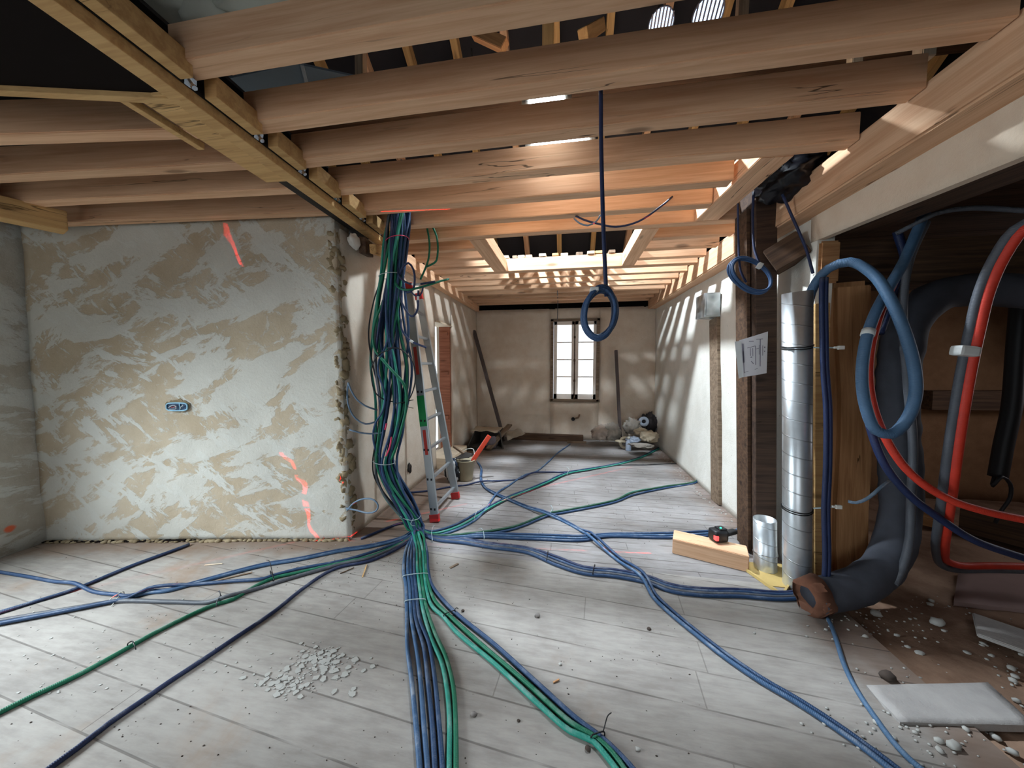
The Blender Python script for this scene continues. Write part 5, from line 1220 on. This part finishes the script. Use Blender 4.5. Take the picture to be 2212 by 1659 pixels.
# ------------------------------------------------------------------ insulated pipe and hoses in the side room mouth
M['lagging'] = plain('dark_grey_lagging', rgb(66, 69, 78), 0.8, bump=0.6, vary=0.3)
M['copper'] = plain('rust_brown_lining', rgb(112, 74, 56), 0.9, vary=0.4)
pipe_px = [(1752, 1296, 2.13, .098), (1800, 1280, 2.16, .098), (1858, 1262, 2.20, .10), (1900, 1232, 2.26, .10), (1928, 1185, 2.34, .10), (1944, 1110, 2.40, .10), (1944, 1000, 2.42, .105), (1938, 880, 2.42, .11), (1944, 770, 2.42, .11), (1968, 690, 2.44, .105), (2015, 645, 2.46, .10), (2080, 628, 2.46, .10), (2180, 628, 2.44, .10), (2330, 640, 2.40, .10)]
pp_ = [PY(x, y, Y) for x, y, Y, r in pipe_px]
pp_[0].z = max(pp_[0].z, 0.085); pp_[1].z = max(pp_[1].z, 0.085); pp_[2].z = max(pp_[2].z, 0.09)
ip = thing('insulated_pipe', 'thick dark lagged pipe bending up from the floor behind the oak post', 'pipe', (pp_[0].x, pp_[0].y, 0))
sp = catmull(pp_, 0.025)
bm = BM(); add_tube(bm, [p - ip.location for p in sp], 0.098, 22, rfun=lambda t_, i: 0.97 + 0.07 * noise.noise(V((i * .17, 2, 0))))
for v in bm.verts: v.co += V((noise.noise(v.co * 14), noise.noise(v.co * 14 + V((9, 0, 0))), noise.noise(v.co * 14 + V((0, 9, 0))))) * 0.008
obj('lagging', bm, M['lagging'], ip, True)
dd = (sp[0] - sp[2]).normalized() + V((-0.25, -0.0, 0)); dd.normalize()
bm = BM(); add_lathe(bm, [(0.0, -0.04), (0.07, -0.04), (0.085, 0.035), (0.092, 0.0), (0.096, -0.05), (0.10, -0.05), (0.098, 0.04), (0.082, 0.045)], sp[0] - ip.location, 24, dd); o = [setattr(v, 'co', v.co + V((noise.noise(v.co * 16), noise.noise(v.co * 16 + V((7, 0, 0))), noise.noise(v.co * 16 + V((0, 7, 0))))) * 0.03) for v in bm.verts] and obj('torn_end', bm, M['copper'], ip, True); o['label'] = 'rust brown open end'
cable('pipe', 'grey pipe running down the front of the lagged pipe to the floor', [PY(2000, 480, 2.32), PY(1965, 560, 2.30), PY(1950, 660, 2.27), PY(1960, 820, 2.26), PY(1972, 960, 2.26), PY(1968, 1080, 2.24), PY(1964, 1170, 2.22), PY(1950, 1225, 2.2), PY(1930, 1262, 2.17)], 0.020, 'c_grey', None, 'pipe', 12)
cable('pipe', 'thick grey-blue pipe arching from behind the duct into a big loop', [PY(1745, 660, 2.30), PY(1756, 622, 2.27), PY(1790, 580, 2.20), PY(1835, 566, 2.14), PY(1885, 592, 2.08), PY(1925, 650, 2.02), PY(1955, 720, 1.98), PY(1974, 790, 1.96), PY(1978, 850, 1.95), PY(1960, 905, 1.95), PY(1925, 938, 1.95), PY(1893, 930, 1.96), PY(1872, 885, 1.98), PY(1862, 820, 2.0), PY(1868, 750, 2.03), PY(1885, 690, 2.08), PY(1915, 630, 2.14), PY(1950, 570, 2.2), PY(1985, 490, 2.3), PY(2010, 430, 2.4)], 0.0245, 'c_greyblue', None, 'pipe', 14, parts=[('tape_band', 0.635, 0.65, 1.15, 'tape')])
cable('pipe', 'red pipe in front of the lagged pipe sweeping down to the right edge', [PY(1985, 500, 2.36), PY(1940, 590, 2.22), PY(1900, 680, 2.14), PY(1880, 760, 2.08), PY(1878, 830, 2.05), PY(1890, 890, 2.02), PY(1915, 950, 2.0), PY(1955, 1010, 1.98), PY(2000, 1050, 1.96), PY(2060, 1083, 1.94), PY(2130, 1105, 1.92), PY(2240, 1128, 1.9)], 0.0185, 'c_red', None, 'pipe', 12)
cable('pipe', 'dark blue pipe below the red sweep running to the right edge', [PY(1960, 560, 2.34), PY(1905, 680, 2.24), PY(1870, 780, 2.15), PY(1868, 860, 2.10), PY(1885, 940, 2.07), PY(1915, 1010, 2.05), PY(1965, 1070, 2.04), PY(2030, 1120, 2.05), PY(2100, 1165, 2.06), PY(2180, 1195, 2.08), PY(2300, 1230, 2.1)], 0.0185, 'c_navy', None, 'pipe', 12)
RP = [(2260, 470, 1.75), (2212, 495, 1.78), (2168, 555, 1.82), (2135, 630, 1.86), (2115, 710, 1.88), (2098, 790, 1.90), (2082, 880, 1.92), (2068, 970, 1.95), (2056, 1060, 2.0), (2046, 1130, 2.1), (2040, 1185, 2.3), (2046, 1212, 2.45), (2080, 1222, 2.5), (2150, 1222, 2.5), (2300, 1226, 2.5)]
cable('pipe', 'bright red pipe hanging at the right edge and bending along the floor', [PY(*p) for p in RP], 0.0205, 'c_red', None, 'pipe', 12)
cable('pipe', 'grey pipe hanging just left of the bright red one, taped to it', [PY(p[0] - (19 if p[1] < 1190 else 12), p[1] + (0 if p[1] < 1190 else 9), p[2] + 0.015) for p in RP], 0.0185, 'c_grey', None, 'pipe', 12)
bm = BM(); c = PY(2088, 758, 1.885); add_span(bm, c + V((-0.046, 0, 0.004)), c + V((0.034, 0, -0.006)), 0.055, 0.048, bevel=0.012); o = obj('tape_band', bm, M['tape'], None, False); o.location = (0, 0, 0); tag(o, 'white tape holding the bright red and grey pipes together', 'tape')
cable('pipe', 'dark pipe under the timber arching across the side room top', [PY(1935, 505, 2.35), PY(1975, 485, 2.3), PY(2020, 462, 2.25), PY(2090, 450, 2.2), PY(2212, 455, 2.15), PY(2320, 462, 2.1)], 0.013, 'c_grey', None, 'pipe', 10)
cable('pipe', 'dark bundle of hose slanting behind the loop at the lintel', [PY(1938, 500, 2.44), PY(1955, 560, 2.42), PY(1945, 610, 2.40), PY(1925, 650, 2.36), PY(1900, 720, 2.3)], 0.022, 'c_navy', None, 'pipe', 10)
# dark blue conduits strapped behind the shiny duct
for k, (x0, lab) in enumerate([(1776, 'dark blue conduit strapped to the wall behind the shiny duct'), (1784, 'second dark blue conduit behind the shiny duct, nearer the oak post')]):
    cable('cable_conduit', lab, [PY(x0, 600, 2.20), PY(x0 - 1, 640, 2.18), PY(x0, 720, 2.18), PY(x0 + 2, 800, 2.18), PY(x0 + 8, 880, 2.18), PY(x0 + 8, 1000, 2.18), PY(x0 + 4, 1100, 2.18), PY(x0 + 6, 1200, 2.18), PY(x0 + 4, 1262, 2.18)], 0.0125, 'c_navy', 'conduits behind the shiny duct', sides=10)
cable('cable_conduit', 'grey cable end hanging across the oak post at knee height', [PY(1832, 1083, 2.15), PY(1850, 1086, 2.13), PY(1875, 1076, 2.12), PY(1900, 1055, 2.14), PY(1920, 1040, 2.2)], 0.009, 'c_pale', None, 'cable conduit')
# things in the dark of the side room
cable('hanging_hose', 'black hose hanging at the right edge in the dark side room', [PY(2205, 640, 3.1), PY(2195, 760, 3.1), PY(2185, 880, 3.1), PY(2168, 960, 3.1), PY(2155, 1030, 3.1)], 0.05, 'c_black', None, 'hose', 12)
cable('hook', 'black hooked wire below the hanging hose in the side room', [PY(2148, 1030, 3.1), PY(2144, 1050, 3.05), PY(2165, 1030, 3.05), PY(2182, 1045, 3.05), PY(2182, 1075, 3.05), PY(2162, 1105, 3.05), PY(2150, 1130, 3.05)], 0.011, 'c_black', None, 'hook', 8)
timber('dark_timber', (PY(2000, 868, 4.2).x, 4.2, PY(2000, 872, 4.2).z - .06), (4.9, 4.2, PY(2180, 872, 4.2).z - .06), 0.12, 0.2, M['old'], 'dark rail across the back wall of the side room', 'beam')
timber('dark_timber', P(2075, 1150, 0.0) + V((0.1, 0.1, 0)), P(2300, 1235, 0.0) + V((0.35, 0.2, 0)), 0.22, 0.20, M['old'], 'dark baulk lying on the floor of the side room', 'beam')
timber('brick_timber', P(1990, 1128, 0.0), P(2040, 1140, 0.0), 0.16, 0.12, M['oak'], 'short brown block on the floor behind the lagged pipe', 'block')
bm = BM(); add_slab(bm, [P(2060, 1300, -0.005), P(2320, 1330, -0.005), P(2300, 1225, -0.005), P(2070, 1236, -0.005)], (0, 0, -0.03), 8, 6, 0.004, 9)
tag(obj('floor_piece', bm, plain('pinkish_lit_floor', rgb(150, 126, 122), 0.85)), 'pinkish lit patch of the side room floor at right', 'board')  # slab stands in for lit floor, the light put into its colour
timber('floor_piece', P(2105, 1352, -0.01), P(2330, 1432, -0.01), 0.24, 0.02, M['slab'], 'grey board half buried in the dirt at the right edge', 'board')
# slab at the right-hand edge of the boards
q = [P(1872, 1484), P(2135, 1478), P(2235, 1572), P(1944, 1566)]
bm = BM(); add_slab(bm, [p + V((0, 0, 0.010)) for p in (q[3], q[2], q[1], q[0])], (0, 0, -0.03), 12, 6, 0.003, 31, 5, edge=0.012)
tag(obj('stone_slab', bm, M['slab']), 'pale grey slab set in the floor at the lower right', 'slab')

# ------------------------------------------------------------------ debris on the floor
def chip_bm(bm, c, s, rz, seed):
    n = random.randint(5, 7); pts = []
    for i in range(n):
        q = 2 * math.pi * i / n + random.uniform(-.25, .25); r_ = s * random.uniform(.55, 1.1)
        pts.append(c + V((math.cos(q) * r_ * 1.25, math.sin(q) * r_, 0)))
    add_poly(bm, pts, V((0, 0, s * 0.16 + 0.001)))
M['chip'] = plain('pale_plaster_chip', rgb(172, 171, 166), 0.9)
M['stone'] = plain('grey_stone', rgb(128, 122, 118), 0.9, bump=0.4)
M['grit'] = plain('dark_grit', rgb(74, 64, 58), 0.95)
bm = BM(); rnd = random.Random(5)
random.seed(11)
for i in range(300):
    cl = ((622, 1474, 46, 22), (700, 1428, 48, 26), (690, 1440, 70, 40))[i % 3]
    x, y = random.gauss(cl[0], cl[2] * .62), random.gauss(cl[1], cl[3] * .62)
    chip_bm(bm, P(x, y, 0.001), random.uniform(0.002, 0.007) if random.random() < .75 else random.uniform(.008, .017), 0, i)
tag(obj('plaster_flakes', bm, M['chip']), 'scatter of small pale plaster flakes on the floor left of the ribbon', 'debris', kind='stuff')
bm = BM()
for i in range(420):
    r_ = random.random()
    if r_ < 0.35: x, y = random.gauss(2010, 110), random.gauss(1560, 60)
    elif r_ < 0.6: x, y = random.gauss(1870, 70), random.gauss(1345, 30)
    else: x, y = random.uniform(1950, 2230), random.uniform(1270, 1480)
    p = P(x, y, 0.0)
    if p.y < 0.6 or p.x > 3.2: continue
    s_ = random.uniform(0.002, 0.008) if random.random() < .88 else random.uniform(.009, .018)
    if p.x > 1.6: p.z = -0.03
    add_lump(bm, p + V((0, 0, s_ * .4)), (s_, s_ * random.uniform(.6, 1), s_ * .6), i * 1.3, .5, 2, 1)
tag(obj('rubble_grit', bm, M['chip']), 'pale crumbs of rubble scattered on the dirt at the right', 'debris', kind='stuff')
bm = BM()
for i in range(420):
    x, y = random.uniform(20, 1500), random.uniform(1190, 1650)
    if random.random() < .5: x, y = random.gauss(800, 170), random.gauss(1230, 50)
    p = P(x, max(1185, y), 0.0); s_ = random.uniform(0.001, 0.0030)
    add_lump(bm, p + V((0, 0, s_ * .4)), (s_ * random.uniform(1, 2), s_, s_ * .6), i * 1.3, .5, 2, 1)
for i in range(260):
    p = P(random.uniform(1000, 1590), random.uniform(990, 1180), 0.0); s_ = random.uniform(0.0012, 0.0036)
    add_lump(bm, p + V((0, 0, s_ * .4)), (s_ * random.uniform(1, 2), s_, s_ * .6), i * 1.3, .5, 2, 1)
tag(obj('floor_grit', bm, M['grit']), 'dark grit and crumbs strewn over the floorboards', 'debris', kind='stuff')
bm = BM()
for i in range(160):
    x, y = random.uniform(30, 560), random.uniform(1290, 1500)
    if i % 2: x, y = random.gauss(820, 90), random.gauss(1210, 24)
    chip_bm(bm, P(x, y, 0.001), random.uniform(0.002, 0.006), 0, i)
for i in range(90):
    t_ = random.random(); c = PX(1420, 965, WR).lerp(PX(1600, 1130, WR), t_); chip_bm(bm, V((WR - random.uniform(.02, .12), c.y, 0.001)), random.uniform(.004, .012), 0, i)
tag(obj('plaster_crumbs', bm, M['chip']), 'thin trail of pale crumbs on the boards and along the right wall', 'debris', kind='stuff')
for i, (x, y, s_, m, lab) in enumerate([(1161, 1332, .016, 'stone', 'small grey stone on the floor right of the green curve'), (1024, 1545, .013, 'stone', 'small grey stone between the ribbon and the green curve'), (1402, 1360, .011, 'grit', 'dark lump on the floor beside the long blue conduit'),
                                        (1210, 1436, .008, 'chip', 'little white pebble on the middle of the near floor'), (1120, 1558, .007, 'grit', 'dark crumb low in the middle of the near floor'), (1000, 1321, .010, 'grit', 'dark crumb just right of the flat ribbon'),
                                        (1916, 1466, .030, 'grit', 'dark clod in the gap above the grey slab'), (1892, 1330, .028, 'chip', 'large pale rubble piece below the lagged pipe'), (2024, 1350, .034, 'chip', 'round pale stone on the dirt behind the slab'), (1986, 1415, .020, 'chip', 'pale stone at the edge of the boards by the dirt'),
                                        (2060, 1615, .022, 'chip', 'white pebble at the bottom right below the slab'), (1378, 1620, .009, 'chip', 'white pebble beside the bottom of the green curve'), (1270, 1620, .012, 'grit', 'dark lump under the bottom of the green curve')]):
    p = P(x, y, -0.03 if P(x, y).x > 1.6 else 0.0); bm = BM(); add_lump(bm, (0, 0, s_ * .5), (s_, s_ * .8, s_ * .62), i * 2.9 + 1, .45, 2, 2)
    tag(obj('stone', bm, M[m]), lab, 'stone', 'loose stones on the floor').location = p
for i, (a, b, w_, lab, m) in enumerate([((470, 1255), (545, 1238), .012, 'thin pale wood sliver under the left branch', 'old_grey'), ((783, 1248), (792, 1222), .008, 'thin wooden splinter standing by the left branch', 'fir_gold'), ((735, 1240), (765, 1228), .006, 'dark splinter beside the bundle foot', 'old'), ((972, 1228), (990, 1219), .016, 'grey chip of wood right of the ribbon top', 'old_grey'), ((442, 1222), (480, 1219), .007, 'curl of pale wire on the floor near the partition', 'fir_pale'), ((1195, 1476), (1208, 1470), .006, 'rusty nail on the brown dust by the green curve', 'oak')]):
    bm = BM(); p0, p1 = P(*a), P(*b); c_ = (p0 + p1) / 2; add_span(bm, p0 - c_ + V((0, 0, .004)), p1 - c_ + V((0, 0, .006)), w_, .005, bevel=.001)
    tag(obj('wood_splinter', bm, M[m]), lab, 'splinter', 'splinters on the floor').location = c_

# stone and timber stubs sticking out where the long beam meets the broken corner
bm = BM(); add_lump(bm, (0, 0, 0), (0.035, 0.05, 0.055), 21.3, 0.5, 2.2, 3, crease=0.3)
tag(obj('stone', bm, plain('pale_limestone', rgb(196, 190, 182), 0.9, bump=0.4)), 'pale stone bedded at the top of the broken wall corner', 'stone').location = PY(766, 522, 2.34)
timber('timber_stub', PY(784, 548, 2.40), PY(800, 556, 2.75), 0.05, 0.12, M['old'], 'dark timber stub under the long beam at the wall corner', 'timber block')
timber('timber_stub', PY(806, 548, 2.45), PY(846, 560, 3.0), 0.05, 0.07, M['fir_gold'], 'golden timber stub under the long beam beside the bundle', 'timber block')
